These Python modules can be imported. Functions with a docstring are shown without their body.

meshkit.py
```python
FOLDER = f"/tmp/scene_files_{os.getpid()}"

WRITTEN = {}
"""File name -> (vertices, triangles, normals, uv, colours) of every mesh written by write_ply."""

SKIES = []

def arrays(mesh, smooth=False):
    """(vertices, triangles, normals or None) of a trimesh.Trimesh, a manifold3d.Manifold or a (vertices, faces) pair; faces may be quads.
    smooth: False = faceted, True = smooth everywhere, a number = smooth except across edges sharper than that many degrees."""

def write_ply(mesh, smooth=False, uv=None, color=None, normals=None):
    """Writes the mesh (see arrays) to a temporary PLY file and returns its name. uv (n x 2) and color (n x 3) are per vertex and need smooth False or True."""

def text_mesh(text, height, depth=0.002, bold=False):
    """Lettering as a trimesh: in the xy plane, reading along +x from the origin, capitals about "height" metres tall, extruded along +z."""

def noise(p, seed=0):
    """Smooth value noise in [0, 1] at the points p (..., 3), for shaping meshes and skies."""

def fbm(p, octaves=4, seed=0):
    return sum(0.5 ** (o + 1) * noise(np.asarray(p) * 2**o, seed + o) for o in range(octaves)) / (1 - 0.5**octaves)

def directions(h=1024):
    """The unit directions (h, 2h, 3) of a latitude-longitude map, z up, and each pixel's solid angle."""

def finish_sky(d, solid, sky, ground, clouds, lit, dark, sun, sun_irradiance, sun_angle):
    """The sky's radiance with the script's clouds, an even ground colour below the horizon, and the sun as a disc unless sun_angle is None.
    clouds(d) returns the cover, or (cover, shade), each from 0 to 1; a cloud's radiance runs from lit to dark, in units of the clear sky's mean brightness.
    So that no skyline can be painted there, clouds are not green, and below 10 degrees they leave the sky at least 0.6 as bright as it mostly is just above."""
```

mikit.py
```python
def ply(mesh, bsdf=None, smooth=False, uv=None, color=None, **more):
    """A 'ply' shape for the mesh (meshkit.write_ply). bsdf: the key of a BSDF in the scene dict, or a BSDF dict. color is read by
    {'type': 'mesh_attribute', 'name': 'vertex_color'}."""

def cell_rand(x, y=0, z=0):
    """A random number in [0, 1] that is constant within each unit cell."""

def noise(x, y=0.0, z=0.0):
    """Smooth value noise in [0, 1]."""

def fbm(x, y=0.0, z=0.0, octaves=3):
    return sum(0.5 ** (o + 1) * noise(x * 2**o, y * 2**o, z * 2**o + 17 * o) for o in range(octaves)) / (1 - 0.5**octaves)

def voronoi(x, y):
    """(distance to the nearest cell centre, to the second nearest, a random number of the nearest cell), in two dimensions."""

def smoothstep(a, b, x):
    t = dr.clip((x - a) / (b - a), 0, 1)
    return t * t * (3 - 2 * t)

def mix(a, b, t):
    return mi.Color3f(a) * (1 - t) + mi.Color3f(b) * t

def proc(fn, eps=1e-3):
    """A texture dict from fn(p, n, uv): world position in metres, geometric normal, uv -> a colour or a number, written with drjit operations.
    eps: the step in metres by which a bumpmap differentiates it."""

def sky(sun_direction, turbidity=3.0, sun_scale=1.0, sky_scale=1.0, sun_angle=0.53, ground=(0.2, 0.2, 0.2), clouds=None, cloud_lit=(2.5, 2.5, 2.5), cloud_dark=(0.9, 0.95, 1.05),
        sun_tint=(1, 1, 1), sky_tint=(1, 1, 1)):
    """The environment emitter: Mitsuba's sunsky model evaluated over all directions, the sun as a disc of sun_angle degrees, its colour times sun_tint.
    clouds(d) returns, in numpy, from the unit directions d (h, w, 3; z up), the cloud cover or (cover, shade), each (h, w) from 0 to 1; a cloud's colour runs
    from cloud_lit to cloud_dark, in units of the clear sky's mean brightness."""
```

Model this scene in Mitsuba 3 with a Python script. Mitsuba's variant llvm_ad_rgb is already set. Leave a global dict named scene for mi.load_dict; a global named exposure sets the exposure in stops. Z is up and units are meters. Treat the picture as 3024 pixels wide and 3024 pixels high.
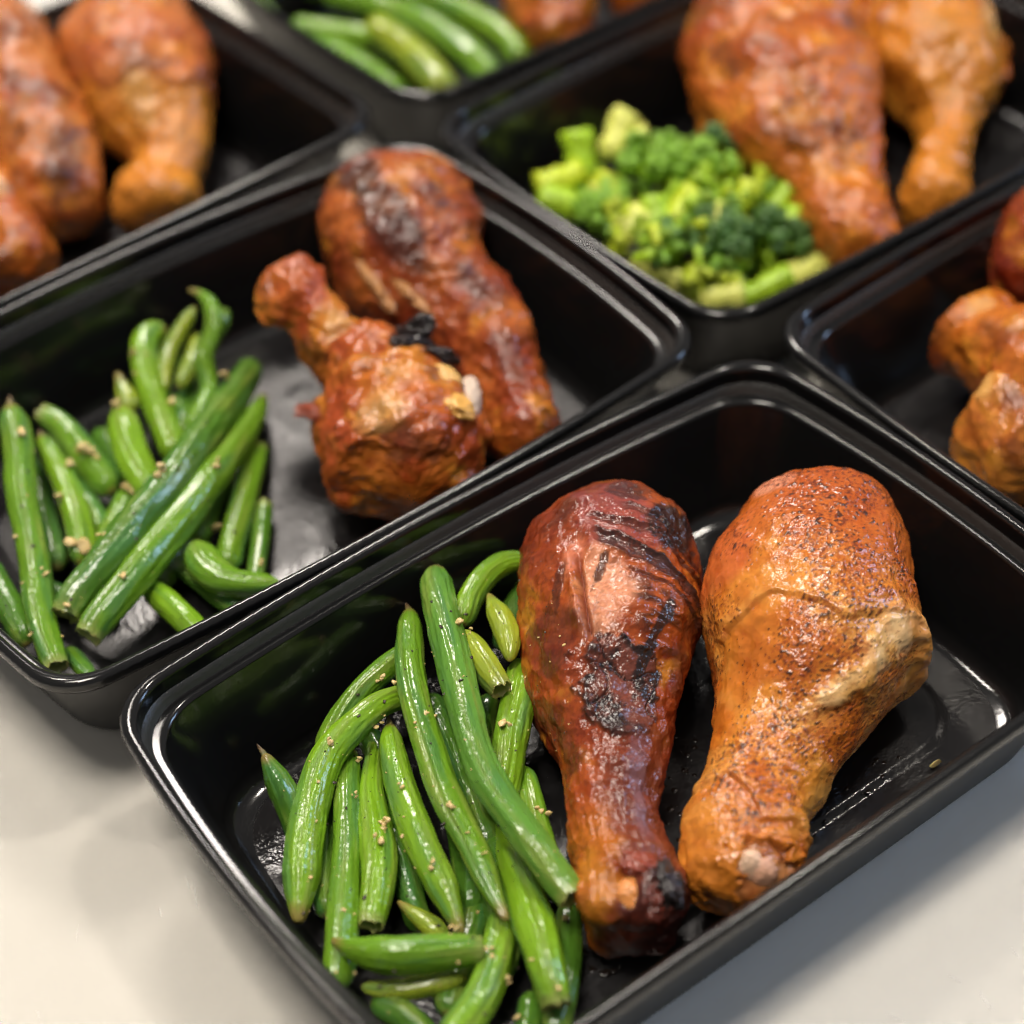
import math, random, numpy as np, trimesh, mitsuba as mi, mikit, meshkit, drjit as dr
from shapely.geometry import Polygon
from scipy.interpolate import PchipInterpolator, CubicSpline
T = mi.ScalarTransform4f
rng = np.random.default_rng(7)
scene, labels = {}, {}

# ------------------------------------------------------------------ camera
EYE = np.array([-0.21784036, -0.26277586, 0.42010776])
RIGHT = np.array([0.79377109, -0.60673198, -0.04247084])
UP = np.array([0.43882891, 0.52295851, 0.73071444])
FWD = np.array([0.42113733, 0.59865742, -0.68136087])
FPX = 6066.8                                            # focal length in pixels of the 3024 px frame
RIM = 0.05                                              # height of the container rims
TABLE = RIM - 0.043
FLOOR = RIM - 0.0398                                    # top of the raised floor panel in a container
scene['camera'] = {'type': 'thinlens', 'fov': math.degrees(2 * math.atan(1512 / FPX)), 'fov_axis': 'x',
                   'aperture_radius': 0.0062, 'focus_distance': 0.518, 'near_clip': 0.01, 'far_clip': 60.0,
                   'to_world': T().look_at(origin=EYE.tolist(), target=(EYE + FWD).tolist(), up=UP.tolist())}
# ------------------------------------------------------------------ light: warm kitchen ceiling lamps and the glow of the room
exposure = 1.65
scene['room_glow'] = {'type': 'constant', 'radiance': {'type': 'rgb', 'value': [0.075, 0.072, 0.07]}}
CEN = np.array([0.05, 0.06, 0.0])
FH = np.array([FWD[0], FWD[1], 0]); FH /= np.linalg.norm(FH)
RH = np.array([FH[1], -FH[0], 0])

def lamp(key, label, fwd, right, up, sx, sy, rgb):
    """A flat ceiling or window lamp that faces the table."""
    pos = CEN + FH * fwd + RH * right + np.array([0, 0, up])
    m = T().look_at(origin=pos.tolist(), target=CEN.tolist(), up=[0, 0, 1]) @ T().scale([sx / 2, sy / 2, 1])
    scene[key] = {'type': 'rectangle', 'to_world': m, 'bsdf': {'type': 'diffuse', 'reflectance': {'type': 'rgb', 'value': [0.8] * 3}},
                  'emitter': {'type': 'area', 'radiance': {'type': 'rgb', 'value': list(rgb)}}}
    labels[key] = {'label': label, 'category': 'lamp'}

lamp('ceiling_lamp', 'wide warm kitchen lamp above the far side of the counter', 1.55, -0.30, 1.65, 0.42, 0.34, (16.0, 14.6, 13.2))
lamp('ceiling_lamp_001', 'small warm spot lamp above the right of the counter', 0.55, 0.75, 2.05, 0.16, 0.16, (46.0, 42.0, 37.0))
lamp('ceiling_lamp_002', 'wide warm lamp panel above and behind the photographer', -0.3, -0.35, 2.1, 0.55, 0.55, (11.0, 10.1, 9.0))
lamp('ceiling_lamp_003', 'small warm spot lamp above the far left of the counter', 0.75, -0.8, 2.05, 0.16, 0.16, (34.0, 31.0, 27.0))
lamp('window_lamp', 'cool bluish kitchen window far to the right', 0.6, 2.4, 1.3, 0.6, 0.8, (2.0, 3.0, 4.7))

# ------------------------------------------------------------------ helpers
def at(px, py, z):
    """The point at height z on the sight line of a photo pixel (3024 px frame)."""
    d = FWD + ((px - 1512) / FPX) * RIGHT - ((py - 1512) / FPX) * UP
    return EYE + d * ((z - EYE[2]) / d[2])

def pix(P):
    d = np.asarray(P) - EYE
    z = d @ FWD
    return np.stack([1512 + FPX * (d @ RIGHT) / z, 1512 - FPX * (d @ UP) / z, z], -1)

ZOOM = {'a': (1400, 1350, 1500 / 1932), 'g': (700, 1600, 1100 / 1492), 'b': (0, 800, 900 / 1449), 'd': (700, 400, 1400 / 1932),
        'c': (1400, 0, 1624 / 1932), 'e': (0, 0, 1700 / 1932), 'r': (2200, 600, 824 / 1769), 'o': (0, 0, 3024 / 1932)}

def za(zoom, x, y, z):
    ox, oy, k = ZOOM[zoom]
    return at(ox + x * k, oy + y * k, z)

def numbered(name):
    used = {k.split('__')[0] for k in scene} | set(labels)
    if name not in used: return name
    i = 1
    while f'{name}_{i:03d}' in used: i += 1
    return f'{name}_{i:03d}'

def part(parent, name, shape):
    key = f'{parent}__{name}'; i = 1
    while key in scene: key = f'{parent}__{name}_{i:03d}'; i += 1
    scene[key] = shape
    return key

def thing(name, label, cat, group=None):
    key = numbered(name)
    labels[key] = {'label': label, 'category': cat}
    if group: labels[key]['group'] = group
    return key

def sstep(a, b, x):
    t = np.clip((x - a) / (b - a), 0, 1)
    return t * t * (3 - 2 * t)

def lerp(a, b, t):
    t = np.asarray(t)[..., None]
    return np.asarray(a) * (1 - t) + np.asarray(b) * t

def grid_faces(n, m, wrap=True):
    """Faces of an n x m grid of vertices, the second index going round."""
    i, j = np.meshgrid(np.arange(n - 1), np.arange(m if wrap else m - 1), indexing='ij')
    a = i * m + j; b = i * m + (j + 1) % m; c = (i + 1) * m + (j + 1) % m; d = (i + 1) * m + j
    return np.vstack([np.stack([a, b, c], -1).reshape(-1, 3), np.stack([a, c, d], -1).reshape(-1, 3)])

def outward(v, f):
    m = trimesh.Trimesh(v, f, process=False)
    return f if m.volume > 0 else f[:, ::-1]

# ------------------------------------------------------------------ materials
def attr(): return {'type': 'mesh_attribute', 'name': 'vertex_color'}
def rgb(*c): return {'type': 'rgb', 'value': list(c)}
def bump(fn, scale, bsdf, eps=1e-4): return {'type': 'bumpmap', 'height': mikit.proc(fn, eps), 'scale': scale, 'bsdf': bsdf}

def bean_relief(p, n, uv):
    return mikit.fbm(p.x * 900, p.y * 900, p.z * 900, 3)
def meat_relief(p, n, uv):
    return mikit.fbm(p.x * 1100, p.y * 1100, p.z * 1100, 3)
def floor_relief(p, n, uv):
    return mikit.fbm(p.x * 520, p.y * 520, p.z * 520, 3) * mikit.smoothstep(0.4, 0.62, mikit.noise(p.x * 55, p.y * 55, 3.0)) + 0.12 * mikit.noise(p.x * 1600, p.y * 1600, 1.0)
def wall_relief(p, n, uv):
    return mikit.noise(p.x * 1300, p.y * 1300, p.z * 1300)
def grease(p, n, uv):
    return 0.13 + 0.22 * mikit.smoothstep(0.35, 0.65, mikit.fbm(p.x * 70, p.y * 70, 9.0, 3))
def counter_gloss(p, n, uv):
    return 0.07 + 0.09 * mikit.smoothstep(0.35, 0.75, mikit.fbm(p.x * 9, p.y * 9, 4.0, 3))
def counter_tone(p, n, uv):
    return mikit.mix((0.60, 0.575, 0.515), (0.65, 0.625, 0.565), mikit.fbm(p.x * 6, p.y * 6, 2.0, 3))

scene['bean_skin'] = bump(bean_relief, 0.00017, {'type': 'principled', 'base_color': attr(), 'roughness': 0.17, 'specular': 0.55})
scene['meat'] = bump(meat_relief, 0.00034, {'type': 'principled', 'base_color': attr(), 'roughness': 0.17, 'specular': 0.5})
scene['spiced_skin'] = bump(meat_relief, 0.00020, {'type': 'principled', 'base_color': attr(), 'roughness': 0.22, 'specular': 0.5})
scene['dry_food'] = {'type': 'principled', 'base_color': attr(), 'roughness': 0.4, 'specular': 0.5}
scene['gloss_plastic'] = {'type': 'twosided', 'bsdf': {'type': 'principled', 'base_color': rgb(0.006, 0.006, 0.0062), 'roughness': 0.13, 'specular': 0.5}}
scene['floor_plastic'] = {'type': 'twosided', 'bsdf': bump(floor_relief, 0.0003, {'type': 'principled', 'base_color': rgb(0.009, 0.0085, 0.009), 'roughness': mikit.proc(grease), 'specular': 0.36})}
scene['matte_plastic'] = {'type': 'twosided', 'bsdf': bump(wall_relief, 0.00006, {'type': 'principled', 'base_color': rgb(0.026, 0.026, 0.025), 'roughness': 0.44, 'specular': 0.45})}
scene['counter_glass'] = {'type': 'twosided', 'bsdf': {'type': 'principled', 'base_color': mikit.proc(counter_tone), 'roughness': mikit.proc(counter_gloss), 'specular': 0.5}}

# ------------------------------------------------------------------ counter
v = np.array([[-1.2, -1.0, TABLE], [1.8, -1.0, TABLE], [1.8, 1.9, TABLE], [-1.2, 1.9, TABLE]])
slab = trimesh.creation.box(extents=(3.0, 2.9, 0.03)); slab.apply_translation([0.3, 0.45, TABLE - 0.015])
scene['countertop'] = mikit.ply(slab, 'counter_glass')
labels['countertop'] = {'label': 'glossy off white kitchen countertop under the containers', 'category': 'countertop', 'kind': 'structure'}

# ------------------------------------------------------------------ containers
LEN, WID, RAD = 0.21, 0.142, 0.0155

def outline(inset, R, bows, n=60):
    hx, hy = LEN / 2 - inset, WID / 2 - inset
    t = np.linspace(-1, 1, n)[:-1]
    b = bows
    P = np.vstack([np.c_[hx * t, -hy - b[0] * (1 - t**2)], np.c_[hx + b[1] * (1 - t**2), hy * t], np.c_[-hx * t, hy + b[2] * (1 - t**2)], np.c_[-hx - b[3] * (1 - t**2), -hy * t]])
    return np.array(Polygon(P).buffer(-R, quad_segs=24).buffer(R, quad_segs=24).exterior.coords)[:-1]

def ring(theta, inset, R, bows):
    o = outline(inset, R, bows)
    a = np.arctan2(o[:, 1], o[:, 0]); k = np.argsort(a); a, o = a[k], o[k]
    a = np.r_[a[-1] - 2 * np.pi, a, a[0] + 2 * np.pi]; o = np.vstack([o[-1:], o, o[:1]])
    return np.stack([np.interp(theta, a, o[:, 0]), np.interp(theta, a, o[:, 1])], -1)

def arc(cx, cz, r, a0, a1, n):
    a = np.radians(np.linspace(a0, a1, n))
    return [(cx + r * math.cos(x), cz + r * math.sin(x)) for x in a]

# profile pieces: (inset from the rim's middle line, height below the rim)
PROFILE = {
    'outer_wall': arc(0.0165, -0.0395, 0.0035, 270, 190, 7) [:1] + arc(0.0160, -0.0395, 0.0035, 262, 190, 6) + [(0.0030, -0.0062), (0.0010, -0.0046)],
    'rim': [(0.0010, -0.0046), (-0.0012, -0.0040), (-0.0016, -0.0030)] + arc(0.0000, -0.0016, 0.0016, 180, 0, 9) + [(0.0018, -0.0060)],
    'ledge': [(0.0018, -0.0060)] + arc(0.0030, -0.0064, 0.0012, 180, 270, 5) + [(0.0042, -0.0077)] + arc(0.0044, -0.0091, 0.0014, 85, 15, 5),
    'inner_wall': [(0.0058, -0.0088), (0.0061, -0.0102), (0.0128, -0.0350)] + arc(0.0186, -0.0350, 0.0058, 186, 262, 7),
    'base': [(0.0178, -0.0408), (0.0270, -0.0410), (0.0282, -0.0408), (0.0292, -0.0402), (0.0304, -0.0398), (0.045, -0.0398)],
}
TOPR = {'x': 0}

def container(label, x, y, a, bows):
    key = thing('meal_container', label, 'food container', 'black meal prep containers set in rows')
    rim = outline(0, RAD, bows)
    d = np.r_[0, np.cumsum(np.linalg.norm(np.diff(np.vstack([rim, rim[:1]]), axis=0), axis=1))]
    dense = np.sort(np.r_[np.linspace(0, d[-1], 200, endpoint=False), d[:-1]])
    q = np.vstack([rim, rim[:1]])
    P = np.stack([np.interp(dense, d, q[:, k]) for k in (0, 1)], -1)
    th = np.unique(np.round(np.arctan2(P[:, 1], P[:, 0]), 5))
    c, s = math.cos(a), math.sin(a)
    for name, prof in PROFILE.items():
        rows = []
        for inset, h in prof:
            R = 0.0165 + 0.25 * max(inset, 0) if inset < 0.02 else 0.0165
            o = ring(th, inset, min(R, 0.021), bows)
            rows.append(np.c_[o @ np.array([[c, s], [-s, c]]) + [x, y], np.full(len(o), RIM + h)])
        if name == 'outer_wall': rows.insert(0, np.tile([x, y, RIM - 0.043], (len(th), 1)) + 0 * rows[0])
        if name == 'base': rows.append(np.tile([x, y, RIM - 0.0398], (len(th), 1)))
        V = np.vstack(rows)
        mat = {'outer_wall': 'matte_plastic', 'base': 'floor_plastic'}.get(name, 'gloss_plastic')
        part(key, name, mikit.ply((V, grid_faces(len(rows), len(th))), mat, smooth=50))
    return key

POSE = {'A': (0, 0, 0, (0.0004, 0.0047, 0.0053, 0.0052)), 'B': (-0.0092, 0.1549, 0.0155, (0.0043, 0.0051, 0.0079, 0.0056)),
        'C': (0.2115, 0.1601, 0.0133, (0.0034, 0.0035, 0.0060, 0.0028)), 'D': (0.2208, 0.0037, -0.0092, (0.0035, 0.0035, 0.0051, 0.0021)),
        'E': (-0.0127, 0.3109, 0.0624, (0.0004, 0.0004, 0.0035, 0.0035)), 'F': (0.2140, 0.3180, 0.0200, (0.0030, 0.0030, 0.0040, 0.0030))}
for k, lab in {'A': 'nearest black plastic container, holding green beans beside two drumsticks in sharp focus', 'B': 'black container on the left with beans under a steep knobbly drumstick with burnt tip',
               'C': 'black container at upper right holding broccoli and two drumsticks', 'D': 'black container cut by the right edge of the photo, holding drumsticks',
               'E': 'black container at upper left holding only drumsticks in view', 'F': 'farthest black container at top middle, holding blurred green beans'}.items():
    container(lab, *POSE[k])

# ------------------------------------------------------------------ green beans
SURF, OWNER = [], []                                               # dense surface points of the food, for crumbs to rest on

def resample(pts, n):
    pts = np.asarray(pts, float)
    d = np.r_[0, np.cumsum(np.linalg.norm(np.diff(pts, axis=0), axis=1))]
    f = CubicSpline(d, pts) if len(pts) > 2 else PchipInterpolator(d, pts)
    x = np.linspace(0, d[-1], n * 4)
    q = f(x)
    e = np.r_[0, np.cumsum(np.linalg.norm(np.diff(q, axis=0), axis=1))]
    return f(np.interp(np.linspace(0, e[-1], n), e, x)), e[-1]

def frames(C, ref=(0.13, 0.2, 0.97)):
    Tn = np.gradient(C, axis=0); Tn /= np.linalg.norm(Tn, axis=1, keepdims=True)
    A = np.cross(Tn, ref); A /= np.linalg.norm(A, axis=1, keepdims=True)
    return Tn, A, np.cross(A, Tn)

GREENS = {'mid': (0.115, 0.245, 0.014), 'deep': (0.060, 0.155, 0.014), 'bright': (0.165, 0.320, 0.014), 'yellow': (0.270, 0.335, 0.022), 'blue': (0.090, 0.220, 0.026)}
BEAN_GROUP = {'a': 'seasoned green beans in the nearest container', 'b': 'seasoned green beans in the left container', 'f': 'blurred green beans in the farthest container'}
TIP = (0.24, 0.155, 0.05)

def bean(where, zoom, label, path, width, z, ends='tc', tone='mid', suture=None, res=1.0, swell=1.0, wname='green_bean', cat='green bean'):
    """path: pixels of the zoom; z: heights above the container floor, along the path (mm); ends: t tapered stem tip, p pointed tail, c cut open, r round."""
    path = np.asarray(path, float)
    zz = np.interp(np.linspace(0, 1, len(path)), np.linspace(0, 1, len(z)), z) * 1e-3 + FLOOR
    P = np.array([za(zoom, x, y, h) for (x, y), h in zip(path, zz)])
    mid = P[len(P) // 2]
    r0 = np.asarray(width if np.ndim(width) else [width], float) / 2 * ZOOM[zoom][2] * pix(mid)[2] / FPX
    length = np.linalg.norm(np.diff(P, axis=0), axis=1).sum()
    n = max(24, int(length / (0.0006 * res))); m = int(64 / math.sqrt(res)) // 2 * 2
    C, length = resample(P, n)
    wob = np.linspace(0, length, n)[:, None] * 42 + np.array([[3.0, 11.0, 29.0]]) + rng.uniform(0, 50)
    C = C + 0.0016 * (meshkit.noise(np.stack([wob, wob * 0 + 0.5, wob * 0], -1)) - 0.5) * [1, 1, 0.5]
    Tn, A, B = frames(C)
    s = np.linspace(0, 1, n); sd = s * length
    seed = int(rng.integers(1e6))
    R = np.interp(s, np.linspace(0, 1, len(r0)), r0) * 1.07
    for e, dist in ((ends[0], sd), (ends[1], length - sd)):
        if e == 't': R = R * np.clip(0.30 + 0.70 * np.sqrt(np.clip(dist / 0.006, 0, 1)), 0, 1)
        if e == 'p': R = R * np.clip(0.26 + 0.74 * np.clip(dist / 0.012, 0, 1) ** 0.55, 0, 1)
        if e == 'r': R = R * np.sqrt(np.clip(1 - (1 - np.clip(dist / 0.005, 0.02, 1)) ** 2, 0, 1))
        if e == 'c': R = R * (0.90 + 0.10 * np.clip(dist / 0.004, 0, 1))
    th = np.linspace(0, 2 * np.pi, m, endpoint=False)
    S, TH = np.meshgrid(sd, th, indexing='ij')
    cs, sn = np.cos(TH), np.sin(TH)
    ns = lambda fs, ft, k, o=3: meshkit.fbm(np.stack([S * fs + seed % 97, cs * ft + seed % 89, sn * ft], -1), o, seed % 1000 + k)
    a0 = (rng.uniform(0, 2 * np.pi) if suture is None else math.radians(suture)) + 0.5 * (meshkit.noise(np.stack([S * 25, S * 0 + seed % 31, S * 0], -1)) - 0.5)
    dth = np.angle(np.exp(1j * (TH - a0)))
    rr = 1 + 0.065 * np.cos(2 * (dth + 0.6)) + swell * 0.06 * (meshkit.noise(np.stack([S * 130 + seed % 53, cs * 0.5, sn * 0.5], -1), 5) - 0.5) * 2
    rr += 0.18 * (ns(95, 1.2, 1) - 0.5) + 0.14 * (ns(40, 4.5, 2) - 0.5) + 0.08 * (ns(150, 8.0, 9, 2) - 0.5)
    rr -= 0.045 * sstep(0.45, 0.95, 1 - np.abs(ns(30, 5.5, 10, 2) - 0.5) * 7)
    rr += -0.055 * np.exp(-(dth / 0.10) ** 2) + 0.03 * np.exp(-((np.abs(dth) - 0.27) / 0.12) ** 2)
    P3 = C[:, None] + R[:, None, None] * rr[..., None] * (cs[..., None] * A[:, None] + sn[..., None] * B[:, None])
    P3[..., 2] = np.maximum(P3[..., 2], FLOOR - 0.0008 + 0.0002 * cs)
    # colour of the skin
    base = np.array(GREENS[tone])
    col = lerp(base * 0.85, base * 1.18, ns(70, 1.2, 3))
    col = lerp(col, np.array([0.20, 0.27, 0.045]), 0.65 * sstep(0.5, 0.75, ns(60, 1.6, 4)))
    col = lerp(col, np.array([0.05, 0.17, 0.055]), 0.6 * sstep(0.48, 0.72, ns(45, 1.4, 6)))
    col = lerp(col, np.array([0.17, 0.25, 0.05]), 0.5 * np.exp(-(dth / 0.14) ** 2))
    for e, dist in ((ends[0], S), (ends[1], length - S)):
        w = {'t': 0.0035, 'p': 0.006, 'c': 0.0028, 'r': 0.0001}[e]
        k = 1 - sstep(0.15, 1.0, dist / w + 0.6 * (ns(400, 2, 8) - 0.5))
        col = lerp(col, np.array(TIP if e != 'c' else (0.22, 0.27, 0.06)), 0.8 * k)
    key = thing(wname, label, cat, BEAN_GROUP.get(where))
    V, F = [P3.reshape(-1, 3)], [grid_faces(n, m)]
    K = [col.reshape(-1, 3)]
    off = n * m
    for side, e in ((0, ends[0]), (-1, ends[1])):
        if e == 'c': continue                           # closed by the open end's own mesh
        idx = np.arange(m) + (0 if side == 0 else (n - 1) * m)
        V.append(P3[side].mean(0)[None]); K.append(col[side].mean(0)[None])
        f = np.stack([np.roll(idx, -1), idx, np.full(m, off)], -1)
        F.append(f if side == 0 else f[:, ::-1]); off += 1
    V, F, K = np.vstack(V), np.vstack(F), np.vstack(K)
    a, b, c = V[F[0]]
    tri = trimesh.Trimesh(V, F, process=False)
    if tri.volume < 0: F = F[:, ::-1]
    part(key, 'pod', mikit.ply((V, F), 'bean_skin', smooth=True, color=K))
    SURF.append(P3[::2, ::2].reshape(-1, 3)); OWNER.append(key)
    for side, e in ((0, ends[0]), (-1, ends[1])):
        if e == 'c':                                    # a pale torn rim and the hollow behind it
            o = P3[side]; c0 = o.mean(0); t = Tn[side] * (-1 if side == 0 else 1)
            jag = (meshkit.fbm(np.stack([np.cos(th) * 2 + seed % 7, np.sin(th) * 2, th * 0], -1), 3) - 0.45) * 0.0022
            rr_ = np.linalg.norm(o - c0, axis=1).mean()
            rows = [o, o + (jag + 0.0003)[:, None] * t, c0 + (o - c0) * 0.84 + (jag - 0.0001)[:, None] * t, c0 + (o - c0) * 0.74 - 0.0010 * t, c0 + (o - c0) * 0.55 - 0.0030 * t, np.tile(c0 - 0.0036 * t, (m, 1))]
            v = np.vstack(rows); f = grid_faces(len(rows), m)
            kk = np.vstack([np.tile(x, (m, 1)) for x in ((0.20, 0.26, 0.06), (0.34, 0.32, 0.10), (0.42, 0.42, 0.12), (0.24, 0.30, 0.06), (0.12, 0.18, 0.03), (0.06, 0.10, 0.02))])
            nrm = trimesh.Trimesh(v, f, process=False).face_normals[m * 4:m * 4 + 8]
            if (nrm @ t).mean() < 0: f = f[:, ::-1]
            part(key, 'cut_end', mikit.ply((v, f), 'bean_skin', smooth=True, color=kk))
        if e == 't':                                    # the little brown stem nub
            t = Tn[side] * (-1 if side == 0 else 1); c0 = P3[side].mean(0); r = np.linalg.norm(P3[side] - c0, axis=1).mean()
            k = 12; an = np.linspace(0, 2 * np.pi, k, endpoint=False)
            bend = A[side] * rng.uniform(-1, 1) + B[side] * rng.uniform(-0.3, 1)
            prof = [(0.95, -0.0004), (0.85, 0.0008), (0.6, 0.0016), (0.45, 0.0024), (0.08, 0.0031)]
            v = np.vstack([c0 + t * d + bend * max(d, 0) * 0.35 + r * q * (np.cos(an)[:, None] * A[side] + np.sin(an)[:, None] * B[side]) * (1 + 0.25 * np.sin(3 * an + d * 900)[:, None]) for q, d in prof])
            f = grid_faces(len(prof), k)
            tm = trimesh.Trimesh(v, f, process=False)
            if ((tm.triangles_center - c0 - t * 0.001) * tm.face_normals).sum(1).mean() < 0: f = f[:, ::-1]
            kk = np.vstack([np.tile(x, (k, 1)) for x in ((0.13, 0.15, 0.04), (0.16, 0.13, 0.05), (0.15, 0.10, 0.045), (0.10, 0.06, 0.03), (0.07, 0.04, 0.02))])
            part(key, 'stem_nub', mikit.ply((v, f), 'dry_food', smooth=True, color=kk))
    return key

A_ = 'a'
bean(A_, 'g', 'thick bean lying on top of the pile, reaching the bone of the charred drumstick', [(795, 112), (800, 200), (830, 330), (865, 480), (900, 620), (940, 760), (1000, 930), (1080, 1070), (1170, 1190), (1260, 1310), (1345, 1425)], [130, 140, 138, 130, 128, 125], [27, 30, 29, 25, 21], 'tc', 'blue', 75)
bean(A_, 'g', 'long bean with a deep seam lying just left of the topmost thick bean', [(690, 280), (690, 420), (700, 560), (732, 700), (780, 850), (825, 990), (880, 1110), (945, 1230), (1010, 1370), (1085, 1520)], [90, 112, 118, 120, 118, 100, 70], [22, 24, 22, 20, 17], 'tp', 'mid', 60)
bean(A_, 'g', 'curved bean sweeping down along the left of the pile to a brown tip', [(720, 600), (640, 625), (570, 655), (470, 745), (395, 825), (335, 935), (295, 1080), (265, 1250), (250, 1400), (245, 1525)], [85, 100, 118, 132, 136, 138, 110], [15, 19, 17, 13, 9], 'rp', 'bright', 100)
bean(A_, 'g', 'bean half hidden behind the top of the left curved bean', [(730, 430), (650, 475), (570, 535), (490, 610), (430, 690), (385, 770), (350, 860)], 92, [19, 17, 13, 10], 'rr', 'mid')
bean(A_, 'g', 'upright bean between the left curved bean and a shorter open bean', [(462, 830), (448, 940), (442, 1080), (440, 1250), (428, 1430), (418, 1580), (408, 1700), (398, 1790)], [80, 112, 118, 120, 112], [11, 12, 11, 8], 'tr', 'mid', 80)
bean(A_, 'g', 'short bean with a browned open end in the middle of the pile', [(555, 790), (543, 890), (540, 1000), (553, 1100), (570, 1250), (566, 1350), (550, 1450), (535, 1535)], [65, 75, 92, 120, 140, 125, 100], [7, 11, 13, 11], 'rc', 'bright', 60)
bean(A_, 'g', 'smooth bean with a pointed tip left of the long seamed bean', [(610, 745), (628, 880), (660, 1000), (703, 1120), (752, 1240), (800, 1340), (850, 1450), (893, 1570)], [95, 125, 132, 134, 125, 90], [13, 16, 16, 13], 'tp', 'bright', 110)
bean(A_, 'g', 'split pale bean half lying under the back curved bean', [(1005, 215), (1045, 300), (1080, 390), (1085, 480)], [50, 105, 100, 60], [25, 27, 26], 'pr', 'yellow', 90)
bean(A_, 'g', 'short broken bean with an open end pointing at the charred drumstick', [(905, 360), (960, 440), (1015, 520), (1062, 585)], [70, 110, 118, 100], [25, 26, 25], 'rc', 'yellow', 90)
bean(A_, 'g', 'curved bean at the back that bends behind the charred drumstick', [(1185, 82), (1105, 78), (1035, 110), (975, 170), (930, 250), (905, 340)], [60, 85, 92, 95, 90], [20, 23, 24, 22], 'rr', 'bright', 80)
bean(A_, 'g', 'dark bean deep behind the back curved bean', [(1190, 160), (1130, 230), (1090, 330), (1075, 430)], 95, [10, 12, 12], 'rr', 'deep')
bean(A_, 'g', 'bean resting against the left side of the charred drumstick', [(1140, 480), (1130, 600), (1108, 720), (1090, 830), (1070, 960), (1020, 1080)], [100, 128, 132, 125, 110], [18, 19, 17, 13], 'rr', 'bright', 70)
bean(A_, 'g', 'bean sloping under the topmost bean beside the charred drumstick', [(1130, 910), (1165, 1020), (1195, 1150), (1235, 1270), (1290, 1380)], [90, 105, 110, 100], [10, 12, 12, 10], 'rr', 'mid')
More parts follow.
